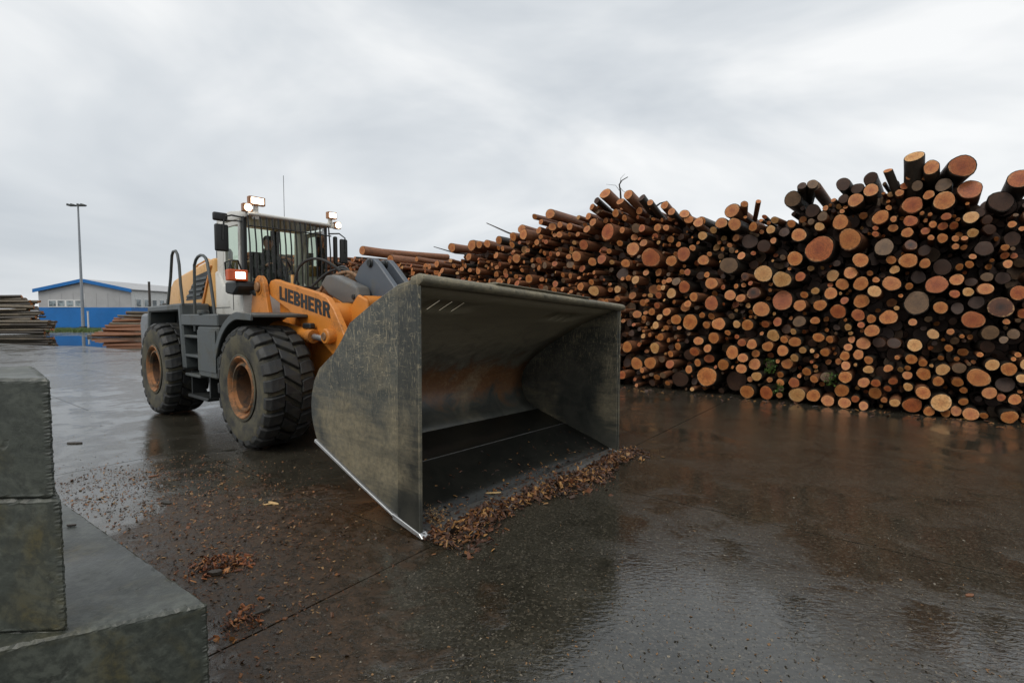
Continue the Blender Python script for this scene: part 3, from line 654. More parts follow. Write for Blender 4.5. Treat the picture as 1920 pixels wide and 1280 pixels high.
def log_mass(name, logs, label, cat, stuff=True):
    mats = sorted({d['bark'] for d in logs} | {'end_' + d['end'] for d in logs}); mi = {m: i for i, m in enumerate(mats)}
    V = []; Fc = []; UV = []; MI = []; SM = []; RN = []; base = 0
    for i, d in enumerate(logs):
        bv, bf, bu, ev, ef, eu = PROTO_NP[i % LOGV]; m = np.array(log_matrix(d)); rn = random.random()
        for vs, fs, us, mt, smo in ((bv, bf, bu, d['bark'], True), (ev, ef, eu, 'end_' + d['end'], False)):
            V.append(vs @ m[:3, :3].T + m[:3, 3])
            for f, q in zip(fs, us):
                Fc.append(tuple(j + base for j in f)); UV += [c for pq in q for c in pq]; MI.append(mi[mt]); SM.append(smo); RN.append(rn)
            base += len(vs)
    me = bpy.data.meshes.new(name); me.from_pydata(np.vstack(V).tolist(), [], Fc)
    me.uv_layers.new(name='UVMap').data.foreach_set('uv', UV)
    me.polygons.foreach_set('material_index', MI); me.polygons.foreach_set('use_smooth', SM)
    me.attributes.new('rnd', 'FLOAT', 'FACE').data.foreach_set('value', RN)
    for m in mats: me.materials.append(M[m])
    return tag(link(bpy.data.objects.new(name, me)), label, cat, kind='stuff')
rest = {}
for d in LOGS:
    if id(d) not in ids: rest.setdefault(d['stack'], []).append(d)
labs = {'main': 'mass of remaining log ends filling the big stack on the right', 'left': 'mass of logs behind the far stack at left edge',
        'right': 'mass of red-brown logs in the far stack behind the rear wheel', 'dark': 'dark distant log stack between blue building and loader hood'}
for k, ls in rest.items(): log_mass('stacked_logs', ls, labs[k], 'logs')

# twigs sticking out of the big stack
def twig(name, pts, r, label):
    P = [face_pt(*face(x, y)[:2], rec) for x, y, rec in pts]
    b = B(); b.tube(P, [r * (1 - 0.6 * i / (len(P) - 1)) for i in range(len(P))], 6)
    return P, tag(b.build(name, 'bark_dark', None, smooth=True), label, 'branch', 'twigs on the big stack')
twig('branch', [(985, 447, 0.3), (950, 436, 0.1), (932, 427, 0.0), (916, 419, -0.1)], 0.035, 'bare dark branch poking left from the stack above the bucket')
twig('branch', [(880, 476, 0.3), (850, 474, 0.1), (832, 468, 0.0), (817, 463, -0.1)], 0.032, 'thin branch poking left above the bucket\'s back corner')
P, ant = twig('branch', [(1155, 372, 0.3), (1157, 355, 0.2), (1158, 345, 0.1), (1163, 337, 0.1), (1177, 332, 0.0)], 0.028, 'forked dry twig standing up from the stack against sky')
for q in ([(1157, 357, 0.2), (1148, 345, 0.2), (1130, 343, 0.2)], [(1158, 348, 0.1), (1165, 357, 0.1), (1176, 362, 0.1)], [(1160, 341, 0.1), (1164, 334, 0.0), (1172, 326, 0.0)]):
    B().tube([face_pt(*face(x, y)[:2], rc) for x, y, rc in q], [0.009, 0.006, 0.003], 5).build('side_twig', 'bark_dark', ant, smooth=True)
twig('branch', [(1215, 388, 0.3), (1232, 379, 0.2), (1248, 376, 0.1)], 0.03, 'short dark stick lying on top of the raised logs')
def weed(x, y, n, spread, h, label):
    s, z, t = face(x, y); rt = empty('weed', face_pt(s, z, -0.08)); tag(rt, label, 'weed', 'weeds growing on the big stack')
    b = B(); st = B()
    for k in range(n):
        a = Vector((random.uniform(-1, 1) * spread * fe[0], random.uniform(-1, 1) * spread * fe[1] - 0.06 * random.random(), random.uniform(-0.6, 1) * h))
        d = Vector((random.uniform(-1, 1), random.uniform(-1, 0.2), random.uniform(-0.7, 0.5))).normalized(); u = d.cross(Vector((0.3, 0.2, 1))).normalized()
        l, wd = random.uniform(0.04, 0.075), random.uniform(0.012, 0.022)
        b.add([a, a + d * l * 0.5 + u * wd, a + d * l, a + d * l * 0.5 - u * wd], [(0, 1, 2, 3)])
        if k % 9 == 0: st.tube([(0, 0, -h * 0.7), tuple(a * 0.5), tuple(a)], 0.004, 5)
    o = b.build('leaves', 'leaf', rt); o['kind'] = 'stuff'
    st.build('stem', 'leaf', rt)
weed(1444, 688, 110, 0.16, 0.22, 'leafy green weed hanging on log ends left of two weeds')
weed(1459, 728, 60, 0.10, 0.16, 'small green weed close above the ground among log ends')
weed(1556, 712, 80, 0.15, 0.18, 'green weed among bottom log ends further right along stack')

# ------------------------------------------------------------------ far building, mast, post, grass, stakes
bx, by, bw, bd, be, brd = -82.0, 88.0, 16.0, 24.0, 6.5, 8.1        # left front corner, width, depth, eave, ridge
bld = empty('building', (bx, by, 0)); tag(bld, 'blue and grey gabled hall with blue roof edge and ribbon windows', 'building')
mid = bw / 2
def gable(z0, eav, rdg, y0, y1, x0=0.0, x1=bw): return B().prism([(x0, z0), (x1, z0), (x1, eav), (mid, rdg), (x0, eav)], y0, y1)
gable(0, be, brd, 0, bd).build('wall', 'panel_grey', bld)
lb = B().box((-0.06, -0.06, 0), (bw + 0.06, bd, 3.45)); lb.build('lower_cladding', 'panel_blue', bld, bevel=0.02)
B().box((bw - 0.02, 0.05, 3.46), (bw + 0.03, bd, be - 0.1)).build('side_wall', 'frame_white', bld)  # lighter cladding: sunlight on this side is put into its colour
for sgn, xa, xb in ((1, -0.5, mid), (-1, mid, bw + 0.5)):
    za, zb = (be - 0.05, brd + 0.12) if sgn == 1 else (brd + 0.12, be - 0.05)
    B().prism([(xa, za), (xb, zb), (xb, zb + 0.14), (xa, za + 0.14)], -0.5, bd + 0.4).build('roof', 'panel_grey', bld)
    B().prism([(xa, za - 0.42), (xb, zb - 0.42), (xb, zb + 0.16), (xa, za + 0.16)], -0.56, -0.42).build('fascia', 'panel_blue', bld)
for k in range(1, 16):                                              # panel joints on the gable
    if k % 2 == 0: B().box((k - 0.03, -0.03, 3.5), (k + 0.03, 0.0, 5.9)).build('panel_joint', 'frame_white' if k == 8 else 'panel_grey', bld)
for k in range(4):
    x0 = 1.85 + k * 1.52
    wn = B().box((x0 - 0.12, -0.14, 3.5), (x0 + 1.40, -0.02, 4.75)).build('window', 'frame_white', bld)
    B().box((x0 + 0.06, -0.17, 3.68), (x0 + 1.22, -0.13, 4.60)).build('pane', 'window_glass', wn)
for k in range(6):
    y0 = 1.0 + k * 2.0
    wn = B().box((bw + 0.02, y0, 3.5), (bw + 0.12, y0 + 1.3, 5.0)).build('window', 'frame_white', bld)
    B().box((bw + 0.11, y0 + 0.15, 3.68), (bw + 0.15, y0 + 1.15, 4.85)).build('pane', 'window_glass', wn)
mb = G(156, 614.6); ms = empty('light_mast', tuple(mb)); tag(ms, 'tall grey floodlight mast in front of blue building', 'light mast')
B().tube([(0, 0, 0), (0, 0, 20.0)], [0.24, 0.12], 12).build('pole', 'galvanised', ms, smooth=True)
B().box((-1.3, -0.06, 19.9), (1.3, 0.06, 20.05)).build('crossarm', 'galvanised', ms)
for x in (-1.15, -0.55, 0.5, 1.1):
    B().prism([(x - 0.32, 19.95), (x + 0.30, 19.95), (x + 0.36, 20.12), (x - 0.22, 20.32)], -0.6, 0.05).build('floodlight', 'paint_grey', ms, bevel=0.03)
B().box((-0.35, -0.35, 0), (0.35, 0.35, 0.25)).build('footing', 'concrete', ms)
wp = G(166, 614.2); pr = empty('marker_post', tuple(wp)); tag(pr, 'short white post beside the floodlight mast', 'post')
B().tube([(0, 0, 0), (0, 0, 2.7)], 0.13, 10).build('post', 'frame_white', pr); B().disc((0, 0, 2.7), 0.17, 0.08, 'z').build('cap', 'frame_white', pr)
for xx, yy in ((291, 640),):
    q = np.array([-62 * 0.704, 62.0, 0.0])
    tag(B().tube([tuple(q + [0, -0.8, 0]), tuple(q + [0, -0.8, 6.1])], 0.13, 8).build('stake', 'bark_dark', smooth=True), 'upright dark stake at the end of the distant dark log stack', 'stake')
gv = B()
for k in range(2600):
    x, y = random.uniform(60, 190), random.uniform(617.0, 622.5); p = G(x, y); h = random.uniform(0.12, 0.40); d = random.uniform(-0.15, 0.15)
    gv.add([(p[0] - 0.05, p[1], -0.02), (p[0] + 0.05, p[1], -0.02), (p[0] + d, p[1] + d, h)], [(0, 1, 2)])
tag(gv.build('grass', 'grass'), 'strip of green grass at the foot of the blue building', 'grass', kind='stuff')

# ------------------------------------------------------------------ WHEEL LOADER (local: +x forward, -y the side seen, z up)
LU = np.array([0.76380641, -0.64544541]); LV = np.array([0.64544541, 0.76380641]); U0, V0 = -7.95, 4.7184
lo = LU * U0 + LV * V0
LD = empty('wheel_loader', (lo[0], lo[1], 0), math.atan2(LU[1], LU[0]))
tag(LD, 'yellow and white wheel loader with lit lamps and huge steel bucket', 'wheel loader')
def local(p): q = np.array(p[:2]); return np.array([q @ LU - U0, q @ LV - V0, p[2]])

# wheels
RT = 0.93; TW = 0.36
def tread_pt(y, th, r): return (r * math.cos(th), y, r * math.sin(th))
def lug_mesh(name, cols, ht):
    """cols: (y, theta0, theta1, outer radius)"""
    vs = []; fs = []
    for y, a, b, ro in cols:
        for th, r in ((a - 0.012, ro - ht), (a + 0.006, ro), (b - 0.006, ro), (b + 0.012, ro - ht)): vs.append(tread_pt(y, th, r))
    n = len(cols)
    for i in range(n - 1):
        k = i * 4; fs += [(k, k + 1, k + 5, k + 4), (k + 1, k + 2, k + 6, k + 5), (k + 2, k + 3, k + 7, k + 6), (k + 3, k, k + 4, k + 7)]
    fs += [(0, 3, 2, 1), ((n - 1) * 4, (n - 1) * 4 + 1, (n - 1) * 4 + 2, (n - 1) * 4 + 3)]
    b = B(); b.add(vs, fs); o = b.build(name, 'rubber', bevel=0.008); me = o.data; bpy.data.objects.remove(o); return me
NL = 22; st = 2 * math.pi / NL; hw = st * 0.36
LUG = [lug_mesh('tread_block', [(-TW - 0.015, -hw * 0.9, hw * 0.9, RT - 0.065), (-TW + 0.05, -hw, hw, RT - 0.012), (-0.22, -hw + 0.02, hw + 0.02, RT), (-0.13, -hw + 0.06, hw + 0.04, RT)], 0.075),
       lug_mesh('tread_block', [(-0.115, -hw + 0.10, hw + 0.08, RT), (0.115, -hw - 0.08, hw - 0.10, RT)], 0.075),
       lug_mesh('tread_block', [(0.13, -hw - 0.04, hw - 0.06, RT), (0.22, -hw - 0.02, hw - 0.02, RT), (TW - 0.05, -hw, hw, RT - 0.012), (TW + 0.015, -hw * 0.9, hw * 0.9, RT - 0.065)], 0.075)]
def wheel(x, y, near, phase):
    s = -1 if near else 1
    wh = empty('wheel', (x, y, RT), 0, LD)
    ty = B().lathe([(0.40, -0.27), (0.43, -0.315), (0.50, -0.345), (0.62, -0.368), (0.74, -0.374), (0.80, -0.368), (0.845, -0.345), (0.862, -0.29), (0.868, -0.1), (0.868, 0.1), (0.862, 0.29), (0.845, 0.345), (0.80, 0.368), (0.74, 0.374), (0.62, 0.368), (0.50, 0.345), (0.43, 0.315), (0.40, 0.27), (0.40, -0.27)], 64)
    ty.build('tyre', 'rubber_side', wh, smooth=True)
    rim = B().lathe([(0.455, s * 0.325), (0.475, s * 0.365), (0.455, s * 0.378), (0.425, s * 0.36), (0.405, s * 0.31), (0.385, s * 0.30), (0.365, s * 0.34), (0.335, s * 0.345), (0.318, s * 0.30)], 48)
    rim.build('rim', 'rust_rim', wh, smooth=True)
    B().lathe([(0.318, s * 0.30), (0.305, s * 0.22), (0.30, s * -0.02), (0.23, s * -0.05), (0.0005, s * -0.05)], 40).build('rim_dish', 'rim_dark', wh, smooth=True)
    B().lathe([(0.43, s * 0.318), (0.50, s * 0.352), (0.505, s * 0.366), (0.478, s * 0.372), (0.45, s * 0.35)], 48).build('lock_ring', 'rubber_side', wh, smooth=True)
    hub = B().lathe([(0.20, s * -0.05), (0.20, s * 0.04), (0.15, s * 0.10), (0.06, s * 0.13), (0.0005, s * 0.13)], 28); hub.build('hub', 'rim_dark', wh, smooth=True)
    if near:
        for k in range(12):
            a = 2 * math.pi * k / 12
            B().disc((0.262 * math.cos(a), s * -0.045, 0.262 * math.sin(a)), 0.022, s * 0.035, 'y', 6).build('wheel_nut', 'rim_dark', wh)
        for k in range(NL):
            for c in range(3):
                o = bpy.data.objects.new('tread_block', LUG[c]); link(o, wh); o.rotation_euler = (0, -(k * st + (c % 2) * st * 0.5 + phase), 0)
    else:
        bm = bmesh.new()
        for k in range(NL):
            for c in range(3):
                t = bmesh.new(); t.from_mesh(LUG[c]); bmesh.ops.rotate(t, verts=t.verts, cent=(0, 0, 0), matrix=Matrix.Rotation(-(k * st + (c % 2) * st * .5), 3, 'Y'))
                tm = bpy.data.meshes.new('tmp'); t.to_mesh(tm); t.free(); bm.from_mesh(tm); bpy.data.meshes.remove(tm)
        me = bpy.data.meshes.new('tread'); bm.to_mesh(me); bm.free(); me.materials.append(M['rubber']); o = link(bpy.data.objects.new('tread', me), wh); o['kind'] = 'stuff'
    return wh
YW = 1.6 - 0.375
wheel(0, -YW, True, 0.1); wheel(-4.22, -YW, True, 0.17); wheel(0, YW, False, 0); wheel(-4.22, YW, False, 0)
for x in (0, -4.22): B().tube([(x, -0.95, RT), (x, -0.4, RT), (x, 0, RT), (x, 0.4, RT), (x, 0.95, RT)], [0.17, 0.2, 0.32, 0.2, 0.17], 16).build('axle', 'paint_dark', LD, smooth=True)

# frames
B().prism([(-1.3, 1.0), (-0.5, 0.72), (0.8, 0.75), (1.05, 1.15), (0.9, 1.6), (0.3, 1.9), (-1.3, 2.0)], -0.5, 0.5).build('front_frame', 'paint_orange', LD, bevel=0.03)
for y0, y1 in ((-0.815, -0.735), (0.735, 0.815)):
    twr = B().prism([(-1.55, 1.5), (-1.38, 2.35)] + arc(-1.10, 2.50, 0.20, 165, 15, 8) + [(-0.74, 2.0), (-0.45, 1.5)], y0, y1).build('boom_tower', 'paint_orange', LD, bevel=0.012)
    B().disc((-1.10, y0 - 0.05, 2.50), 0.085, y1 - y0 + 0.10, 'y').build('pin', 'hydraulic_brown', twr, smooth=True)
    B().lathe([(0.10, y0 - 0.012), (0.13, y0 - 0.012), (0.13, y0 + 0.001), (0.10, y0 + 0.001), (0.10, y0 - 0.012)], 24, 'y', (-1.10, 0, 2.50)).build('pin_collar', 'paint_orange', twr)
B().box((-5.6, -0.55, 0.62), (-1.5, 0.55, 1.75)).build('rear_frame', 'paint_dark', LD, bevel=0.04)
B().prism([(-6.15, 1.15), (-5.45, 1.0), (-5.3, 1.3), (-5.3, 2.05), (-6.05, 2.05), (-6.2, 1.85)], -1.32, 1.32).build('counterweight', 'paint_steelgrey', LD, bevel=0.06, seg=2)
B().box((-1.5, -0.25, 0.8), (-0.9, 0.25, 1.7)).build('articulation_joint', 'paint_dark', LD, bevel=0.03)

# hood
hood = B().prism([(-5.85, 2.12), (-5.78, 2.42), (-5.25, 2.80), (-4.7, 2.90), (-2.9, 3.14), (-2.87, 2.12)], -0.9, 0.9).build('engine_hood', 'paint_yellow', LD, bevel=0.07, seg=3, smooth=True)
B().prism([(-4.42, 2.33), (-3.78, 2.82), (-3.02, 2.90), (-3.52, 2.35)], -0.912, -0.89).build('grille', 'paint_dark', hood)
for k in range(4):
    t = 0.06 + k * 0.235; z = 2.36 + t * 0.45; xa = -4.42 + t * 0.68 + 0.03; xb = -3.52 + t * 0.52 - 0.03
    B().prism([(xa, z), (xb, z + 0.02), (xb + 0.04, z + 0.075), (xa + 0.09, z + 0.055)], -0.94, -0.905).build('vent_slat', 'paint_grey', hood, bevel=0.008)
B().prism([(-3.50, 2.20), (-3.42, 2.20), (-2.93, 2.98), (-3.0, 2.98)], -0.93, -0.895).build('hood_seam', 'paint_orange', hood, bevel=0.006)
B().tube([(-5.05, -0.55, 2.86), (-4.95, -0.58, 3.0), (-4.6, -0.6, 3.12), (-4.0, -0.6, 3.2), (-3.85, -0.6, 3.17), (-3.9, -0.6, 3.04)], 0.022, 8).build('hood_rail', 'paint_yellow', hood, smooth=True)
B().lathe([(0.0005, 0.0), (0.13, 0.0), (0.15, 0.03), (0.15, 0.28), (0.12, 0.34), (0.0005, 0.36)], 20, 'z', (-3.25, -0.55, 3.02)).build('air_intake', 'paint_grey', hood, smooth=True)
B().tube([(-3.3, 0.3, 3.0), (-3.3, 0.3, 3.45)], 0.07, 12).build('exhaust_pipe', 'paint_dark', hood, smooth=True)

# rear fenders, side unit with ladder
for s in (-1, 1):
    y0, y1 = sorted((s * 1.42, s * 0.9))
    outer = [(-5.30, 1.55), (-5.16, 2.20), (-3.10, 2.24), (-2.92, 1.0)]
    inner = [(-3.08, 1.0), (-3.24, 2.10), (-5.05, 2.07), (-5.17, 1.55)]
    B().prism(outer + inner, y0, y1).build('rear_fender', 'paint_grey', LD, bevel=0.03)
    B().box((-5.5, s * 0.86 - 0.04, 1.4), (-2.9, s * 0.86 + 0.04, 2.2)).build('fender_liner', 'paint_dark', LD)
    # platform above the ladder and tank box
    B().box((-3.08, min(s * 1.42, s * 0.88), 1.82), (-1.30, max(s * 1.42, s * 0.88), 2.03)).build('platform', 'paint_grey', LD, bevel=0.02)
    tk = B().prism([(-2.22, 0.92), (-1.38, 0.92), (-1.30, 1.3), (-1.30, 1.815), (-2.22, 1.815)], min(s * 1.42, s * 0.62), max(s * 1.42, s * 0.62)).build('tank_box', 'paint_grey', LD, bevel=0.025)
    B().box((-2.18, s * 1.435 - 0.006, 1.03), (-1.36, s * 1.435 + 0.006, 1.75)).build('tank_door', 'paint_grey', tk, bevel=0.004)
    B().disc((-2.10, s * 1.36, 2.03), 0.09, 0.07, 'z').build('cap', 'paint_grey', tk, smooth=True)
    B().box((-3.05, min(s * 1.0, s * 0.9), 0.70), (-2.23, max(s * 1.0, s * 0.9), 1.815)).build('ladder_back', 'paint_dark', LD)
    for z in (1.62, 1.26, 0.90):
        B().box((-3.0, min(s * 1.40, s * 1.01), z - 0.03), (-2.24, max(s * 1.40, s * 1.01), z + 0.025)).build('step', 'paint_grey', LD, bevel=0.012)
    B().box((-2.95, min(s * 1.38, s * 1.02), 0.47), (-1.95, max(s * 1.38, s * 1.02), 0.53)).build('step', 'paint_dark', LD, bevel=0.012)
    for xx in (-2.9, -2.0): B().box((xx - 0.03, s * 1.2 - 0.12, 0.5), (xx + 0.03, s * 1.2 + 0.12, 0.95)).build('step_hanger', 'paint_dark', LD)
    # handrails
    y = s * 1.38
    B().tube([(-3.95, y, 2.20), (-3.72, y, 2.75), (-3.60, y, 3.18), (-3.52, y, 3.25), (-3.37, y, 3.25), (-3.28, y, 3.18), (-3.20, y, 2.98), (-3.16, y, 2.6), (-3.06, y, 2.22)], 0.026, 10).build('handrail', 'paint_grey', LD, smooth=True)
    B().tube([(-2.46, y, 1.72), (-2.44, y, 2.3), (-2.40, y, 2.92)] + [(-2.08 + 0.31 * math.cos(R(a)), y, 2.88 + 0.19 * math.sin(R(a))) for a in (165, 140, 115, 90, 65, 40, 15)] + [(-1.66, y, 2.6), (-1.50, y, 2.02)], 0.026, 10).build('handrail', 'paint_grey', LD, smooth=True)
B().box((-5.0, -0.93, 1.78), (-3.43, 0.93, 2.27)).build('body_panel', 'paint_grey', LD, bevel=0.02)
# front fenders
for s in (-1, 1):
    o_ = arc(0, RT, 1.13, 158, 96, 12) + [(0.40, 2.02)]; i_ = [(0.40, 1.975)] + arc(0, RT, 1.075, 96, 158, 12)
    fd = B().prism(o_ + i_, *sorted((s * 1.56, s * 0.72))).build('front_fender', 'paint_grey', LD, bevel=0.01, smooth=True)
    yy = sorted((s * 1.585, s * 1.55)); B().prism(arc(0, RT, 1.135, 158, 96, 12) + [(0.40, 2.025), (0.40, 1.93)] + arc(0, RT, 1.02, 96, 158, 12), *yy).build('fender_flange', 'paint_grey', fd, bevel=0.008, smooth=True)

# cab
XF, XR, HWD = -1.66, -2.86, 0.82
wb = B().prism([(-3.42, 1.95), (XF, 1.95), (XF, 2.56), (-2.55, 2.60), (-2.80, 2.88), (-3.38, 2.86)], -0.86, 0.86).build('cab_base', 'paint_white', LD, bevel=0.05, seg=2, smooth=True)
B().box((-3.30, -0.872, 2.16), (-2.20, -0.862, 2.165)).build('panel_seam', 'paint_dark', wb)
B().box((-2.06, -0.868, 2.11), (-2.05, -0.858, 2.55)).build('panel_seam', 'paint_dark', wb)
cab = empty('cab', (0, 0, 0), 0, LD)
# roof slab, slightly cambered, with visor
rs = B().prism([(-2.98, 3.80), (-1.72, 3.76), (-1.46, 3.78), (-1.44, 3.83), (-1.75, 3.90), (-2.3, 3.96), (-2.9, 3.93)], -0.80, 0.80).build('roof', 'paint_white', cab, bevel=0.03, seg=2, smooth=True)
for s in (-1, 1):
    B().prism([(XF - 0.02, 2.55), (XF - 0.12, 2.55), (XF - 0.10, 3.79), (XF, 3.79)], *sorted((s * HWD, s * (HWD - 0.07)))).build('front_pillar', 'paint_dark', cab, bevel=0.012)
    B().prism([(-2.62, 2.58), (XR - 0.06, 2.80), (XR - 0.02, 3.80), (-2.52, 3.80), (-2.58, 3.2)], *sorted((s * HWD, s * (HWD - 0.09)))).build('rear_pillar', 'paint_white', cab, bevel=0.02)
    # door frame with glass
    dfr = B().prism([(-2.54, 2.62), (-1.80, 2.58), (-1.78, 3.74), (-2.52, 3.74), (-2.52, 3.662), (-1.86, 3.66), (-1.88, 2.78), (-2.46, 2.80), (-2.46, 3.655), (-2.525, 3.655)], *sorted((s * (HWD + 0.012), s * (HWD - 0.03)))).build('door', 'paint_white', cab)
    B().add([(-2.46, s * (HWD - 0.008), 2.80), (-1.88, s * (HWD - 0.008), 2.78), (-1.86, s * (HWD - 0.008), 3.66), (-2.46, s * (HWD - 0.008), 3.66)], [(0, 1, 2, 3)]).build('door_glass', 'cab_glass', dfr)
    B().tube([(-2.40, s * (HWD + 0.03), 2.75), (-2.36, s * (HWD + 0.06), 3.0), (-2.16, s * (HWD + 0.06), 3.02), (-2.08, s * (HWD + 0.03), 2.75)], 0.016, 8).build('door_rail', 'paint_dark', dfr, smooth=True)
nseg = 8; vs = []
for k in range(nseg + 1):
    y = -0.75 + 1.5 * k / nseg; bow = 0.10 * (1 - (y / 0.75) ** 2)
    vs += [(XF + bow, y, 2.57), (XF + bow + 0.03, y, 3.78)]
gl = B(); gl.add(vs, [(2 * k, 2 * k + 2, 2 * k + 3, 2 * k + 1) for k in range(nseg)]); gl.build('windscreen', 'cab_glass', cab, smooth=True)
B().add([(XR, -0.73, 2.74), (XR, 0.73, 2.74), (XR, 0.73, 3.78), (XR, -0.73, 3.78)], [(0, 1, 2, 3)]).build('rear_glass', 'cab_glass', cab)
B().box((XF - 0.04, -0.75, 2.50), (XF + 0.03, 0.75, 2.575)).build('windscreen_sill', 'paint_dark', cab, bevel=0.01)
for yy in (0.22,): B().box((XR - 0.03, yy, 2.74), (XR + 0.03, yy + 0.16, 3.78)).build('rear_post', 'seat_black', cab)
B().box((XR - 0.03, -0.73, 2.56), (XR + 0.03, 0.73, 2.74)).build('rear_wall', 'seat_black', cab)
B().box((XR, -0.8, 2.50), (XF - 0.05, 0.8, 2.56)).build('cab_floor', 'seat_black', cab)
# stone guard in front of the windscreen
guard = B().tube([(XF + 0.17, -0.80, 3.60), (XF + 0.22, -0.4, 3.60), (XF + 0.23, 0, 3.60), (XF + 0.22, 0.4, 3.60), (XF + 0.17, 0.80, 3.60)], 0.013, 6).build('window_guard', 'paint_dark', cab, smooth=True)
B().tube([(XF + 0.15, -0.80, 2.56), (XF + 0.21, 0, 2.56), (XF + 0.15, 0.80, 2.56)], 0.016, 6).build('guard_rail', 'paint_dark', guard, smooth=True)
for k in range(16):
    y = -0.78 + 1.56 * k / 15; bow = 0.10 * (1 - (y / 0.78) ** 2)
    B().tube([(XF + 0.14 + bow * 0.6, y + 0.02, 2.50), (XF + 0.17 + bow * 0.6, y, 3.3), (XF + 0.15 + bow * 0.6, y - 0.02, 3.78)], 0.0145, 6).build('guard_bar', 'paint_dark', guard, smooth=True)
B().tube([(XF + 0.11, 0.15, 2.6), (XF + 0.13, -0.12, 3.1)], 0.012, 6).build('wiper', 'paint_dark', cab)
# seat, steering wheel
seat = B().box((-2.68, -0.27, 2.60), (-2.2, 0.27, 2.74)).build('seat', 'seat_black', cab, bevel=0.04, seg=2)
B().prism([(-2.80, 2.70), (-2.68, 2.70), (-2.74, 3.30), (-2.83, 3.30)], -0.24, 0.24).build('seat_back', 'seat_black', cab, bevel=0.03, seg=2)
sw = B(); sw.tube([(-1.97 - 0.10 * math.sin(R(a)), 0.19 * math.cos(R(a)), 2.98 + 0.15 * math.sin(R(a))) for a in range(0, 360, 24)], 0.014, 8, True)
stw = sw.build('steering_wheel', 'seat_black', cab, smooth=True); B().tube([(-1.97, 0, 2.98), (-1.82, 0, 2.57)], 0.03, 8).build('steering_column', 'seat_black', stw)
# mirrors
def mirror(y0, y1, z0, z1, x, s):
    mr = B().box((x - 0.035, y0, z0), (x + 0.045, y1, z1)).build('mirror', 'paint_dark', cab, bevel=0.03, seg=3, smooth=True)
    B().box((x - 0.044, y0 + 0.02, z0 + 0.02), (x - 0.0355, y1 - 0.02, z1 - 0.02)).build('mirror_glass', 'mirror_glass', mr); return mr
m1 = mirror(-1.24, -1.00, 3.68, 3.83, -1.88, -1); m2 = mirror(-1.21, -0.985, 3.15, 3.63, -1.90, -1)
B().tube([(-1.72, -0.80, 3.77), (-1.82, -0.95, 3.80), (-1.85, -1.06, 3.76), (-1.84, -1.08, 3.6), (-1.84, -1.09, 3.35)], 0.016, 8).build('mirror_arm', 'paint_dark', m2, smooth=True)
B().tube([(-1.72, -0.80, 3.70), (-1.86, -1.06, 3.70)], 0.013, 8).build('mirror_arm', 'paint_dark', m1, smooth=True)
m3 = mirror(1.03, 1.19, 3.08, 3.58, -1.55, 1); B().tube([(-1.60, 0.80, 3.66), (-1.52, 1.0, 3.68), (-1.50, 1.12, 3.60), (-1.50, 1.12, 3.3)], 0.014, 8).build('mirror_arm', 'paint_dark', m3, smooth=True)
m4 = mirror(0.90, 0.98, 3.05, 3.62, -1.58, 1)
# lamps
def lamp(y, z, wd, ht, x, body='lamp_brown', rnd=False, lens_r=0.0):
    lp = B().box((x - 0.10, y - wd / 2, z - ht / 2), (x, y + wd / 2, z + ht / 2)).build('work_lamp', body, cab, bevel=0.015, seg=2)
    if rnd: B().disc((x - 0.01, y, z), min(wd, ht) * 0.42, 0.03, 'x', 20).build('lens', 'lamp_lit', lp)
    else: B().box((x - 0.01, y - wd * 0.38, z - ht * 0.34), (x + 0.012, y + wd * 0.38, z + ht * 0.34)).build('lens', 'lamp_lit', lp, bevel=0.011, seg=3)
    return lp
a = lamp(-0.635, 4.055, 0.29, 0.155, -1.48); B().box((-1.60, -0.66, 3.84), (-1.53, -0.60, 3.99)).build('lamp_bracket', 'paint_white', a)
a = lamp(-0.79, 3.92, 0.17, 0.15, -1.50, rnd=True); B().prism([(-1.62, 3.80), (-1.50, 3.72), (-1.47, 3.80), (-1.55, 3.92)], -0.72, -0.60).build('lamp_bracket', 'paint_white', a, bevel=0.01)
a = lamp(0.84, 4.02, 0.20, 0.14, -1.48); B().box((-1.60, 0.80, 3.80), (-1.53, 0.86, 3.96)).build('lamp_bracket', 'paint_white', a)
a = lamp(0.97, 3.84, 0.14, 0.14, -1.50, rnd=True); B().box((-1.60, 0.78, 3.78), (-1.53, 0.92, 3.88)).build('lamp_bracket', 'paint_white', a)
hl = B().box((-1.36, -1.255, 2.595), (-1.21, -0.935, 2.79)).build('headlight', 'plastic_orange', cab, bevel=0.02, seg=2)
B().box((-1.225, -1.145, 2.635), (-1.20, -0.985, 2.745)).build('lens', 'lamp_lit', hl, bevel=0.008)
B().tube([(-1.35, -1.20, 2.79), (-1.38, -1.15, 2.95), (-1.42, -1.02, 2.96), (-1.45, -0.95, 2.80)], 0.015, 8).build('lamp_hoop', 'paint_dark', hl, smooth=True)
B().prism([(-1.75, 2.60), (-1.25, 2.60), (-1.22, 2.48), (-1.42, 2.36), (-1.75, 2.40)], -1.12, -0.80).build('lamp_support', 'paint_dark', hl, bevel=0.03)
B().tube([(-1.35, -0.85, 2.47), (-1.22, -0.76, 2.36), (-1.08, -0.68, 2.20), (-1.06, -0.66, 2.05)], [0.06, 0.055, 0.05, 0.06], 8).build('support_arm', 'paint_dark', hl, smooth=True)
B().tube([(-2.0, 0.1, 3.9), (-2.0, 0.1, 4.75)], 0.005, 5).build('antenna', 'paint_dark', cab)

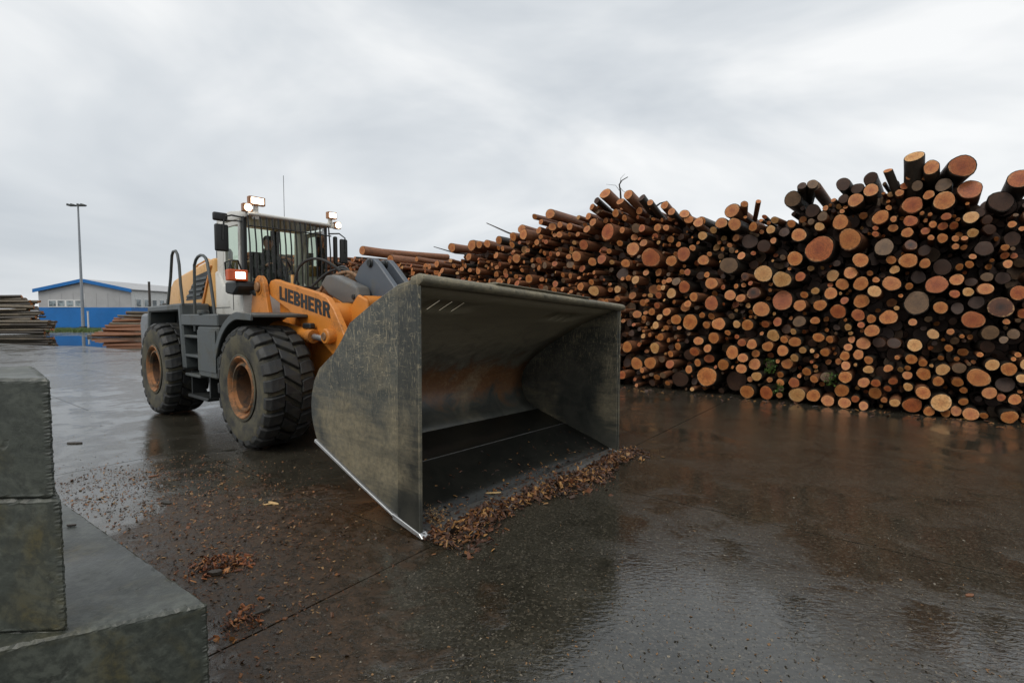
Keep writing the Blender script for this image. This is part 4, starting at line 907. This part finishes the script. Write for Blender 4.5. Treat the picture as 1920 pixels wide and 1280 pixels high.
# boom
boom_poly = [(-1.02, 2.42), (-0.86, 2.60), (-0.70, 2.62), (-0.5, 2.575), (0.72, 2.345), (0.95, 2.27), (1.14, 2.10), (1.32, 1.86), (1.75, 1.25), (2.30, 0.90), (2.50, 0.66), (2.42, 0.45), (2.2, 0.42), (1.55, 0.85), (1.10, 1.42), (0.80, 1.60), (0.35, 1.78), (-0.25, 2.10), (-0.85, 2.33)]
booms = []
for y0, y1 in ((-0.72, -0.615), (0.615, 0.72)):
    bo = B().prism(boom_poly, y0, y1).build('boom_arm', 'paint_orange', LD, bevel=0.012); booms.append(bo)
    s = -1 if y0 < 0 else 1; yo = y0 if s < 0 else y1
    B().disc((1.10, yo + s * 0.13, 1.70), 0.115, -s * 0.20, 'y').build('pin_boss', 'paint_orange', bo, smooth=True)
    B().disc((1.10, yo + s * 0.15, 1.70), 0.06, -s * 0.05, 'y').build('pin', 'hydraulic_brown', bo, smooth=True)
    B().disc((2.40, yo + s * 0.05, 0.58), 0.11, -s * 0.20, 'y').build('pin', 'hydraulic_brown', bo, smooth=True)
    B().prism([(-0.80, 2.31), (-0.2, 2.04), (-0.30, 1.80), (-0.78, 1.80)], *sorted((s * 0.60, s * 0.50))).build('gusset', 'paint_orange', bo, bevel=0.01)
    cyl = B().tube([(-0.75, s * 0.80, 1.88), (0.70, s * 0.80, 1.69)], 0.088, 16).build('lift_cylinder', 'paint_orange', LD, smooth=True)
    B().tube([(0.60, s * 0.80, 1.703), (0.72, s * 0.80, 1.688)], 0.105, 16).build('collar', 'paint_orange', cyl, smooth=True)
    B().tube([(0.68, s * 0.80, 1.693), (1.08, s * 0.80, 1.65)], 0.045, 12).build('rod', 'bare_metal', cyl, smooth=True)
    B().box((0.45, s * 0.80 - 0.05, 1.80), (0.68, s * 0.80 + 0.05, 1.89)).build('hose_fitting', 'paint_dark', cyl, bevel=0.02)
B().tube([(0.92, -0.62, 1.98), (0.92, 0.62, 1.98)], 0.22, 18).build('boom_cross_tube', 'paint_orange', LD, smooth=True)
# lettering on the near boom arm
T_, W_ = 0.30, 0.80                                                   # stroke and letter width for height 1
def ell(cx, cz, rx, rz, a0, a1, n=7): return [(cx + rx * math.cos(R(a0 + (a1 - a0) * i / n)), cz + rz * math.sin(R(a0 + (a1 - a0) * i / n))) for i in range(n + 1)]
def bowl(z0, z1, th=0.19):
    """ring segment to the right of a stem, between two heights"""
    zc, rz = (z0 + z1) / 2, (z1 - z0) / 2; x0 = T_; xc = 0.46
    o = [(x0, z1)] + ell(xc, zc, W_ - xc, rz, 90, -90) + [(x0, z0)]; i = [(x0, z1 - th)] + ell(xc, zc, max(0.03, W_ - xc - T_ * 0.9), rz - th, 90, -90) + [(x0, z0 + th)]
    return [[o[k], o[k + 1], i[k + 1], i[k]] for k in range(len(o) - 1)]
def rect(x0, z0, x1, z1): return [(x0, z0), (x1, z0), (x1, z1), (x0, z1)]
GL = {'L': [rect(0, 0, T_, 1), rect(T_, 0, 0.70, 0.22)], 'I': [rect(0, 0, T_, 1)],
      'E': [rect(0, 0, T_, 1), rect(T_, 0, 0.72, 0.21), rect(T_, 0.40, 0.66, 0.60), rect(T_, 0.79, 0.72, 1)],
      'H': [rect(0, 0, T_, 1), rect(T_, 0.40, 0.53, 0.61), rect(0.53, 0, 0.83, 1)],
      'B': [rect(0, 0, T_, 1)] + bowl(0.0, 0.5) + bowl(0.5, 1.0), 'R': [rect(0, 0, T_, 1)] + bowl(0.42, 1.0) + [[(0.40, 0.42), (0.56, 0.0), (0.86, 0.0), (0.68, 0.45)]]}
ADV = {'L': 0.76, 'I': 0.40, 'E': 0.80, 'H': 0.92, 'B': 0.88, 'R': 0.93}
lb_ = B(); pen = 0.0; tot = sum(ADV[c] for c in 'LIEBHERR') - 0.08; slope = -0.197
for ch in 'LIEBHERR':
    for poly in GL[ch]:
        pts_ = []
        for x, z in poly:
            tx = (x + pen) / tot * 1.62; pts_.append((-0.53 + tx * 0.981, 2.275 + tx * 0.981 * slope + z * 0.225))
        lb_.prism(pts_, -0.7248, -0.7202)
    pen += ADV[ch]
lt = lb_.build('lettering', 'letter_black', booms[0]); lt['label'] = 'black capital lettering on the orange boom arm'

# tilt linkage
tl = B().prism([(0.10, 2.52), (0.28, 2.66), (0.45, 2.66), (1.15, 2.44), (1.20, 2.30), (1.10, 2.20), (0.80, 2.18), (0.35, 2.34)], -0.34, -0.10).build('link_cover', 'paint_grey2', LD, bevel=0.03, seg=2)
B().disc((1.08, -0.36, 2.29), 0.04, 0.03, 'y').build('bolt', 'paint_dark', tl)
for y0 in (-0.06, 0.22):
    bc = B().prism([(0.66, 2.60), (0.80, 2.78), (1.02, 2.90), (1.20, 2.89), (1.34, 2.78), (1.86, 2.30), (1.80, 2.12), (1.45, 2.12), (0.95, 2.35)], y0, y0 + 0.10).build('bell_crank', 'paint_slate', LD, bevel=0.015)
    B().disc((1.12, y0 - 0.02, 2.82), 0.07, 0.14, 'y').build('pin', 'paint_dark', bc, smooth=True)
B().tube([(1.12, -0.1, 2.82), (1.12, 0.36, 2.82)], 0.05, 10).build('crank_pin', 'paint_dark', LD, smooth=True)
B().tube([(1.40, -0.36, 2.20), (1.40, 0.45, 2.20)], 0.10, 16).build('crank_shaft', 'paint_orange', LD, smooth=True)
B().prism([(0.8, 1.9), (1.30, 2.32), (1.52, 2.24), (1.55, 1.95), (1.25, 1.7)], -0.42, -0.36).build('crank_bracket', 'paint_orange', LD, bevel=0.02)
tc_ = B().tube([(-0.75, 0.12, 2.38), (0.45, 0.12, 2.62)], 0.11, 16).build('tilt_cylinder', 'hydraulic_brown', LD, smooth=True)
B().tube([(0.42, 0.12, 2.614), (1.08, 0.12, 2.80)], 0.05, 12).build('rod', 'bare_metal', tc_, smooth=True)
B().tube([(0.28, 0.12, 2.586), (0.48, 0.12, 2.626)], 0.135, 16).build('collar', 'hydraulic_brown', tc_, smooth=True)
B().tube([(1.75, 0.14, 2.2), (2.75, 0.14, 1.55)], 0.07, 10).build('push_rod', 'paint_orange', LD, smooth=True)
for k, pts in enumerate(([(-0.55, -0.45, 2.55), (-0.5, -0.42, 2.78), (-0.35, -0.35, 2.93), (-0.1, -0.25, 2.96), (0.12, -0.12, 2.85), (0.25, 0, 2.68)], [(-0.45, -0.2, 2.5), (-0.25, 0.0, 2.75), (0.05, 0.1, 2.8), (0.3, 0.15, 2.7)],
                         [(-0.3, 0.3, 2.45), (-0.1, 0.42, 2.72), (0.25, 0.45, 2.75), (0.55, 0.4, 2.55)], [(0.0, -0.3, 2.4), (0.15, -0.2, 2.62), (0.45, -0.05, 2.72), (0.7, 0.0, 2.62)], [(-0.2, 0.5, 2.5), (0.2, 0.55, 2.66), (0.7, 0.5, 2.6), (1.1, 0.4, 2.4)])):
    P = [Vector(p) for p in pts]; Q = []
    for i in range(len(P) - 1):
        p0, p1, p2, p3 = P[max(i - 1, 0)], P[i], P[i + 1], P[min(i + 2, len(P) - 1)]
        for t in (0, .25, .5, .75): Q.append(0.5 * ((2 * p1) + (p2 - p0) * t + (2 * p0 - 5 * p1 + 4 * p2 - p3) * t * t + (3 * p1 - p0 - 3 * p2 + p3) * t ** 3))
    Q.append(P[-1]); B().tube(Q, 0.024 if k != 3 else 0.03, 8).build('hydraulic_hose', 'rubber' if k in (0, 1) else 'hydraulic_brown', LD, smooth=True)
B().tube([(-0.58, -0.46, 2.42), (-0.58, -0.46, 2.70)], 0.035, 10).build('hose_sleeve', 'paint_yellow', LD)
B().box((-0.2, 0.15, 2.42), (0.7, 0.6, 2.62)).build('valve_block', 'hydraulic_brown', LD, bevel=0.05, seg=2)
for k in range(6): B().tube([(0.1 + k * 0.1, 0.3, 2.60), (0.12 + k * 0.1, 0.32, 2.70 + 0.04 * (k % 3))], 0.035, 8).build('fitting', 'paint_orange' if k % 2 else 'paint_dark', LD)

# bucket
bk = empty('bucket', (0, 0, 0), 0, LD); BW = 1.835
zf = lambda y: 1 - 0.087 * (y + BW) / (2 * BW)
def shear(o):
    for v in o.data.vertices: v.co.z *= zf(v.co.y)
    return o
prof = [(4.40, 0.030), (4.10, 0.150), (3.52, 0.345), (2.98, 0.53), (2.82, 0.61), (2.71, 0.73), (2.65, 0.87), (2.64, 1.02), (2.68, 1.20), (2.80, 1.38), (3.00, 1.55), (3.24, 1.72), (3.50, 1.88), (3.80, 2.05), (4.14, 2.20), (4.42, 2.30)]
slots = [-1.30, -1.13, -0.96, 0.86, 1.03, 1.20]
ysl = sorted({-BW + 0.035, BW - 0.035, -1.5, -0.6, -0.2, 0.2, 0.6, 1.5} | {s - 0.014 for s in slots} | {s + 0.014 for s in slots})
def shell(name, i0, i1, mat, holes=False):
    pf = prof[i0:i1 + 1]
    if holes:
        q = []
        for a, b in zip(pf, pf[1:]):
            q.append(a)
            if a == prof[13]: q += [tuple(a[k] + (b[k] - a[k]) * t for k in (0, 1)) for t in (0.3, 0.95)]
        pf = q + [pf[-1]]
    vs = [(x, y, z) for y in ysl for x, z in pf]; n = len(pf); fs = []
    hi = pf.index(prof[13]) + 1 if holes else -9
    for j in range(len(ysl) - 1):
        ym = (ysl[j] + ysl[j + 1]) / 2
        for i in range(n - 1):
            if holes and i == hi and any(abs(ym - s) < 0.01 for s in slots): continue
            fs.append((j * n + i, j * n + i + 1, (j + 1) * n + i + 1, (j + 1) * n + i))
    o = B().add(vs, fs).build(name, mat, bk, smooth=True); shear(o)
    m = o.modifiers.new('plate', 'SOLIDIFY'); m.thickness = 0.022; m.offset = 0; return o
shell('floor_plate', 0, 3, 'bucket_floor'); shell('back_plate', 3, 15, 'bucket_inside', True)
outl = [(4.43, 2.335), (4.14, 2.285), (3.76, 2.13), (3.34, 1.93), (3.18, 1.75), (3.02, 1.60), (2.88, 1.52), (2.72, 1.42), (2.61, 1.28), (2.55, 1.13), (2.53, 0.99), (2.54, 0.86), (2.58, 0.74), (2.64, 0.62), (3.53, 0.31), (4.10, 0.12), (4.42, 0.012)]
for s in (-1, 1):
    ya, yb = sorted((s * BW, s * (BW - 0.034)))
    sp_ = shear(B().prism(outl, ya, yb).build('side_plate', 'bucket_steel', bk, bevel=0.006))
    ya, yb = sorted((s * (BW + 0.014), s * (BW + 0.0015)))
    shear(B().prism([(4.435, 2.30), (4.16, 2.25), (4.12, 0.125), (4.425, 0.02)], ya, yb).build('side_cutter', 'bucket_cutter', sp_, bevel=0.004))
    ya, yb = sorted((s * (BW + 0.016), s * (BW - 0.024)))
    shear(B().prism([(4.450, 2.30), (4.432, 2.30), (4.424, 0.02), (4.442, 0.02)], ya, yb).build('edge_strip', 'bucket_steel', sp_, bevel=0.006))
    ya, yb = sorted((s * (BW + 0.022), s * (BW - 0.06)))
    shear(B().prism([(2.63, 0.622), (2.62, 0.585), (3.53, 0.270), (4.10, 0.085), (4.10, 0.112), (3.53, 0.302)], ya, yb).build('wear_strip', 'edge_metal', sp_, bevel=0.006))
    shear(B().prism([(4.05, 0.135), (4.05, 0.08), (4.47, -0.0), (4.49, 0.012), (4.44, 0.05)], ya, yb).build('corner_shoe', 'edge_metal', sp_, bevel=0.006))
ce_ = shear(B().prism([(4.02, 0.155), (4.06, 0.105), (4.48, 0.0), (4.50, 0.008), (4.42, 0.048)], -BW + 0.065, BW - 0.065).build('cutting_edge', 'worn_edge', bk, bevel=0.004))
lipb = [(4.34, 2.27), (4.46, 2.265), (4.52, 2.30), (4.52, 2.345), (4.46, 2.375), (4.34, 2.345)]
lip = shear(B().prism(lipb, -BW - 0.02, BW + 0.02).build('top_lip', 'bucket_lip', bk, bevel=0.02, seg=2, smooth=True))
shear(B().prism([(4.30, 2.37), (4.47, 2.372), (4.50, 2.392), (4.45, 2.402), (4.30, 2.395)], -0.85, 0.95).build('spill_guard', 'bucket_lip', lip, bevel=0.008))
shear(B().box((3.510, -BW + 0.04, 0.359), (3.520, BW - 0.04, 0.366)).build('weld_seam', 'worn_edge', bk))
for y in (-0.66, 0.66):
    B().prism([(2.20, 0.45), (2.62, 0.62), (2.64, 1.6), (2.45, 1.0), (2.28, 0.75)], y - 0.05, y + 0.05).build('hinge_plate', 'paint_orange', bk, bevel=0.01)

# ------------------------------------------------------------------ driver
def skin_obj(name, verts, edges, mat, parent, root=0, sub=2):
    me = bpy.data.meshes.new(name); me.from_pydata([v[:3] for v in verts], edges, []); o = link(bpy.data.objects.new(name, me), parent)
    md = o.modifiers.new('skin', 'SKIN')
    for i, v in enumerate(verts):
        r = v[3]; sv = me.skin_vertices[0].data[i]; sv.radius = r if hasattr(r, '__len__') else (r, r); sv.use_root = i == root
    md.use_smooth_shade = True; ss = o.modifiers.new('sub', 'SUBSURF'); ss.levels = sub; ss.render_levels = sub
    dg = bpy.context.evaluated_depsgraph_get(); dg.update(); nm = bpy.data.meshes.new_from_object(o.evaluated_get(dg))
    o.modifiers.clear(); o.data = nm; nm.materials.clear(); nm.materials.append(M[mat])
    for p in nm.polygons: p.use_smooth = True
    return o
dx = -0.03
PV = [(-2.54, 0, 2.83, (0.15, 0.12)), (-2.58, 0, 3.0, (0.16, 0.11)), (-2.57, 0, 3.16, (0.17, 0.11)), (-2.55, 0, 3.27, (0.08, 0.075)), (-2.53, 0, 3.34, 0.055), (-2.515, 0, 3.40, (0.072, 0.085)), (-2.51, 0, 3.47, (0.078, 0.095)), (-2.51, 0, 3.54, (0.07, 0.085)), (-2.515, 0, 3.58, 0.045)]
PE = [(i, i + 1) for i in range(8)]
def addv(v, frm): PV.append(v); PE.append((frm, len(PV) - 1)); return len(PV) - 1
addv((-2.40, 0, 3.46, 0.014), 6)                                      # nose
for s in (-1, 1):
    addv((-2.52, s * 0.088, 3.47, 0.017), 6)                           # ears
    a = addv((-2.56, s * 0.20, 3.20, 0.065), 2); a = addv((-2.46, s * 0.27, 3.00, 0.05), a); a = addv((-2.36, s * 0.28, 2.93, 0.045), a); a = addv((-2.12, s * 0.20, 2.99, 0.030), a)
    h = addv((-2.05, s * 0.19, 3.01, (0.034, 0.022)), a)
    for k, (dy, ln) in enumerate(((-0.028, 0.060), (-0.010, 0.068), (0.010, 0.064), (0.027, 0.052))):
        f = addv((-1.995, s * 0.19 + dy, 3.03, 0.0095), h); addv((-1.975, s * 0.19 + dy, 3.005, 0.008), f)
    addv((-2.03, s * 0.155, 3.035, 0.0095), h)
    a = addv((-2.48, s * 0.10, 2.80, 0.095), 0); a = addv((-2.12, s * 0.15, 2.84, 0.075), a); a = addv((-2.04, s * 0.15, 2.68, 0.06), a); a = addv((-2.0, s * 0.15, 2.61, 0.045), a); addv((-1.88, s * 0.15, 2.60, 0.035), a)
drv = empty('person', (lo[0], lo[1], 0), LD.rotation_euler[2]); tag(drv, 'seated driver in dark work clothes behind the barred loader windscreen', 'person')
body = skin_obj('body', PV, PE, 'cloth_dark', drv)
body.data.materials.append(M['skin'])
for p in body.data.polygons:
    c = p.center
    if c.z > 3.335 or (c.x > -2.13 and c.z > 2.92): p.material_index = 1
hv = B(); hv.lathe([(0.0005, 0.118), (0.05, 0.108), (0.082, 0.07), (0.092, 0.02), (0.09, -0.03)], 18, 'z', (-2.525, 0, 3.505)); hv.build('hair', 'hair', drv, smooth=True)
for s in (-1, 1): B().lathe([(0.0005, 0.0), (0.008, 0.002), (0.010, 0.008), (0.0005, 0.012)], 8, 'x', (-2.432, s * 0.03, 3.485)).build('eye', 'paint_dark', drv)
B().box((-2.437, -0.022, 3.418), (-2.428, 0.022, 3.426)).build('mouth', 'plastic_orange', drv)

# ------------------------------------------------------------------ wood chips and bark litter
PAL = {'bark': [(0.12, 0.048, 0.018), (0.19, 0.07, 0.022), (0.06, 0.03, 0.014), (0.28, 0.11, 0.03), (0.04, 0.022, 0.012), (0.35, 0.20, 0.08)],
       'mix': [(0.10, 0.040, 0.018), (0.24, 0.10, 0.03), (0.05, 0.025, 0.014), (0.42, 0.22, 0.07), (0.15, 0.055, 0.02), (0.07, 0.03, 0.016), (0.03, 0.018, 0.012)],
       'pale': [(0.50, 0.33, 0.15), (0.42, 0.24, 0.09), (0.28, 0.13, 0.05)], 'orange': [(0.36, 0.11, 0.025), (0.24, 0.07, 0.02), (0.14, 0.045, 0.015), (0.45, 0.19, 0.055), (0.08, 0.03, 0.012), (0.05, 0.025, 0.012)],
       'grit': [(0.10, 0.085, 0.06), (0.22, 0.19, 0.14), (0.05, 0.04, 0.03), (0.24, 0.13, 0.05)]}
def chips(name, pts, size, pal, label, cat='wood chips', flat=0.35):
    V = []; Fs = []; Cc = []
    for p in pts:
        l = size[0] * (size[1] / size[0]) ** (random.random() ** 1.7); wd = l * random.uniform(0.25, 0.95); th = l * random.uniform(0.06, 0.16)
        yaw = random.uniform(0, 6.28); a = random.gauss(0, flat); b = random.gauss(0, flat)
        m = Matrix.Rotation(yaw, 3, 'Z') @ Matrix.Rotation(a, 3, 'X') @ Matrix.Rotation(b, 3, 'Y'); k = len(V); q = Vector((p[0], p[1], p[2] + th * 0.5 + abs(math.sin(b)) * l * 0.4))
        w0, w1 = wd * random.uniform(0.4, 1), wd * random.uniform(0.3, 1)
        for x, y, z in ((-l / 2, -w0 / 2, 0), (l / 2, -w1 / 2, 0), (l / 2 * random.uniform(.7, 1), w1 / 2, 0), (-l / 2 * random.uniform(.6, 1), w0 / 2, 0), (-l / 3, -w0 / 3, th), (l / 3, -w1 / 3, th), (l / 3, w1 / 3, th), (-l / 3, w0 / 3, th)): V.append(tuple(m @ Vector((x, y, z)) + q))
        fs = [(0, 3, 2, 1), (4, 5, 6, 7), (0, 1, 5, 4), (1, 2, 6, 5), (2, 3, 7, 6), (3, 0, 4, 7)]
        Fs += [tuple(i + k for i in f) for f in fs]; c = random.choice(PAL[pal]); g = random.uniform(0.7, 1.15); Cc += [c[0] * g, c[1] * g, c[2] * g, 1.0] * 6
    me = bpy.data.meshes.new(name); me.from_pydata(V, [], Fs); me.attributes.new('col', 'FLOAT_COLOR', 'FACE').data.foreach_set('color', Cc); me.materials.append(M['bark_chip'])
    return tag(link(bpy.data.objects.new(name, me)), label, cat, kind='stuff')
def w_(x, y, z=0.0): q = LU * (x + U0) + LV * (y + V0); return (q[0], q[1], z)
pts = []
for k in range(9500):                                                 # windrow along the cutting edge
    y = random.uniform(-1.86, 2.12); c = 4.60 + 0.05 * math.sin(y * 2.3); d = random.gauss(0, 0.15) * (0.8 + 0.35 * math.sin(y * 3.1 + 0.6))
    h = max(0.0, 0.07 * (1 - (d / 0.28) ** 2)) * (0.75 + 0.25 * math.sin(y * 5 + 1)); xx = c + d
    if y < 1.78 and xx < 4.46: h = max(h, max(0.0, (4.46 - xx) * 0.33) + 0.035)
    pts.append(w_(xx, y, h * random.uniform(0.35, 1.0)))
chips('wood_chips', pts, (0.007, 0.08), 'mix', 'brown wood chip ridge pushed up along the bucket\'s cutting edge', flat=0.5)
pts = []
for k in range(900):
    y = random.uniform(-1.75, 1.7); t = abs(random.gauss(0, 0.33)); xx = 4.38 - t
    if xx < 3.0: continue
    pts.append(w_(xx, y, (0.045 + t * 0.335) * zf(y) + 0.012))
chips('wood_chips', pts, (0.01, 0.05), 'mix', 'loose wood chips scattered on the bucket floor')
pts = [w_(4.33 + random.gauss(0, 0.10), -1.66 + abs(random.gauss(0, 0.10)), random.uniform(0.05, 0.16)) for k in range(350)]
chips('sawdust', pts, (0.008, 0.03), 'pale', 'pale sawdust heap in the near corner of the bucket', 'sawdust')
region = [(108, 895), (300, 870), (470, 880), (600, 950), (690, 1000), (640, 1075), (580, 1130), (560, 1290), (395, 1290), (392, 1130), (250, 1025), (120, 935)]
rg = [tuple(G(x, y)[:2]) for x, y in region]; xs = [p[0] for p in rg]; ys = [p[1] for p in rg]; pts = []
while len(pts) < 9000:
    x, y = random.uniform(min(xs) - 0.5, max(xs) + 0.5), random.uniform(min(ys) - 0.3, max(ys) + 1.2)
    clump = 0.5 + 0.5 * math.sin(x * 7 + 2 * math.sin(y * 5)) * math.sin(y * 6 + 1.5 * math.sin(x * 4))
    if not inpoly(x + random.gauss(0, 0.28), y + random.gauss(0, 0.38), rg) or random.random() > 0.25 + clump: continue
    if inpoly(x, y, [tuple(c0 + side * 1.6), tuple(c1 + (c1 - c2) * 0.0), tuple(back), tuple(back + side * 2.6)]): continue
    pts.append((x, y, 0.0))
chips('bark_litter', pts, (0.005, 0.038), 'bark', 'red-brown bark litter strewn over wet ground beside low concrete block', 'bark litter')
def cluster(x, y, n, sx, sy, hgt, size, pal, label):
    c = G(x, y); q = []
    for k in range(n):
        a, b = random.gauss(0, 1), random.gauss(0, 1); q.append((c[0] + a * sx, c[1] + b * sy, max(0, hgt * (1 - (a * a + b * b) / 3)) * random.random()))
    chips('bark_litter', q, size, pal, label, 'bark litter', 0.6)
cluster(412, 1060, 800, 0.115, 0.09, 0.05, (0.008, 0.06), 'orange', 'small orange heap of bark right of the low concrete block')
cluster(450, 1168, 260, 0.07, 0.12, 0.03, (0.007, 0.055), 'orange', 'orange bark scraps near the bottom edge of the photo')
pts = []
while len(pts) < 4200:
    x, y = random.uniform(480, 1920), random.uniform(880, 1290) 
    if inpoly(x, y, hide1) or random.random() > (y - 800) / 480: continue
    p = G(x, y); pts.append((p[0], p[1], 0.0))
for k in range(700):
    x, y = random.uniform(110, 640), random.uniform(770, 960); p = G(x, y); pts.append((p[0], p[1], 0.0))
chips('grit', pts, (0.004, 0.022), 'grit', 'fine grit and wood crumbs sprinkled over the wet yard', 'grit')
pts = []
for k in range(380):
    s = random.uniform(-1, 9); q = F0 + fe * s - fn * abs(random.gauss(0, 0.35)); pts.append((q[0], q[1], 0.0))
chips('bark_litter', pts, (0.02, 0.12), 'mix', 'bark scraps along the foot of the big log stack', 'bark litter')
def scrap(name, px, l, wd, th, yaw, mat, label, cat, fork=False):
    p = G(*px); rt = B(); n = 7; top = []; bot = []
    for i in range(n + 1):
        t = i / n - 0.5; k = (1 - abs(2 * t) ** 2.5) * 0.8 + 0.2; j = random.uniform(0.8, 1.2)
        top.append((t * l, wd / 2 * k * j)); bot.append((t * l, -wd / 2 * k * random.uniform(0.8, 1.2)))
    rt.prismz(top + bot[::-1], 0.0, th)
    if fork: rt.add([(-0.02, -0.01, 0.002), (0.01, -0.012, 0.002), (-0.045, -0.085, 0.002), (-0.065, -0.075, 0.002), (-0.02, -0.01, th * .8), (0.01, -0.012, th * .8), (-0.045, -0.085, th * .8), (-0.065, -0.075, th * .8)], [(0, 3, 2, 1), (4, 5, 6, 7), (0, 1, 5, 4), (1, 2, 6, 5), (2, 3, 7, 6), (3, 0, 4, 7)])
    o = rt.build(name, mat, None, bevel=th * 0.2); o.location = (p[0], p[1], p[2]); o.rotation_euler = (0, 0, yaw); return tag(o, label, cat)
wood = NT('split_wood'); vv_ = wood.coord('Object', (3, 40, 3)); M['split_wood'] = wood.set(Base_Color=wood.mix(wood.noise(vv_, 1.5, 4), (0.50, 0.31, 0.12), (0.68, 0.48, 0.23)), Roughness=0.6)
scrap('wood_splinter', (513, 944), 0.155, 0.035, 0.016, -0.45, 'split_wood', 'pale forked wood splinter on wet ground before the front wheel', 'splinter', True)
scrap('wood_splinter', (925, 939), 0.17, 0.022, 0.014, 0.15, 'split_wood', 'pale splinter lying on the chip ridge at the bucket edge', 'splinter').location.z = 0.085
scrap('bark_piece', (404, 1077), 0.10, 0.06, 0.035, 0.2, 'bark_dark', 'dark bark lump in front of the orange bark heap', 'bark')
scrap('bark_piece', (140, 831), 0.24, 0.07, 0.02, 0.0, 'bark_dark', 'dark bark strip on the wet ground beyond the concrete stack', 'bark')
scrap('bark_piece', (288, 893), 0.11, 0.03, 0.015, 0.6, 'bark_pine', 'small brown bark curl before the rear wheel', 'bark')
scrap('bark_piece', (312, 943), 0.16, 0.05, 0.02, -0.4, 'bark_dark', 'black bark flake left of the pale forked splinter', 'bark')
scrap('bark_piece', (470, 1155), 0.24, 0.022, 0.018, 0.65, 'bark_dark', 'thin dark stick near the photo\'s bottom edge', 'bark')
scrap('bark_piece', (1818, 1116), 0.07, 0.03, 0.01, 0.2, 'bark_pine', 'lone orange chip on wet ground at lower right', 'bark')
p = G(134, 986, 0.6); o = scrap('bark_piece', (134, 986), 0.06, 0.022, 0.012, 0.1, 'bark_dark', 'black chip lying on the low concrete block', 'bark'); o.location = (p[0], p[1], 0.602)
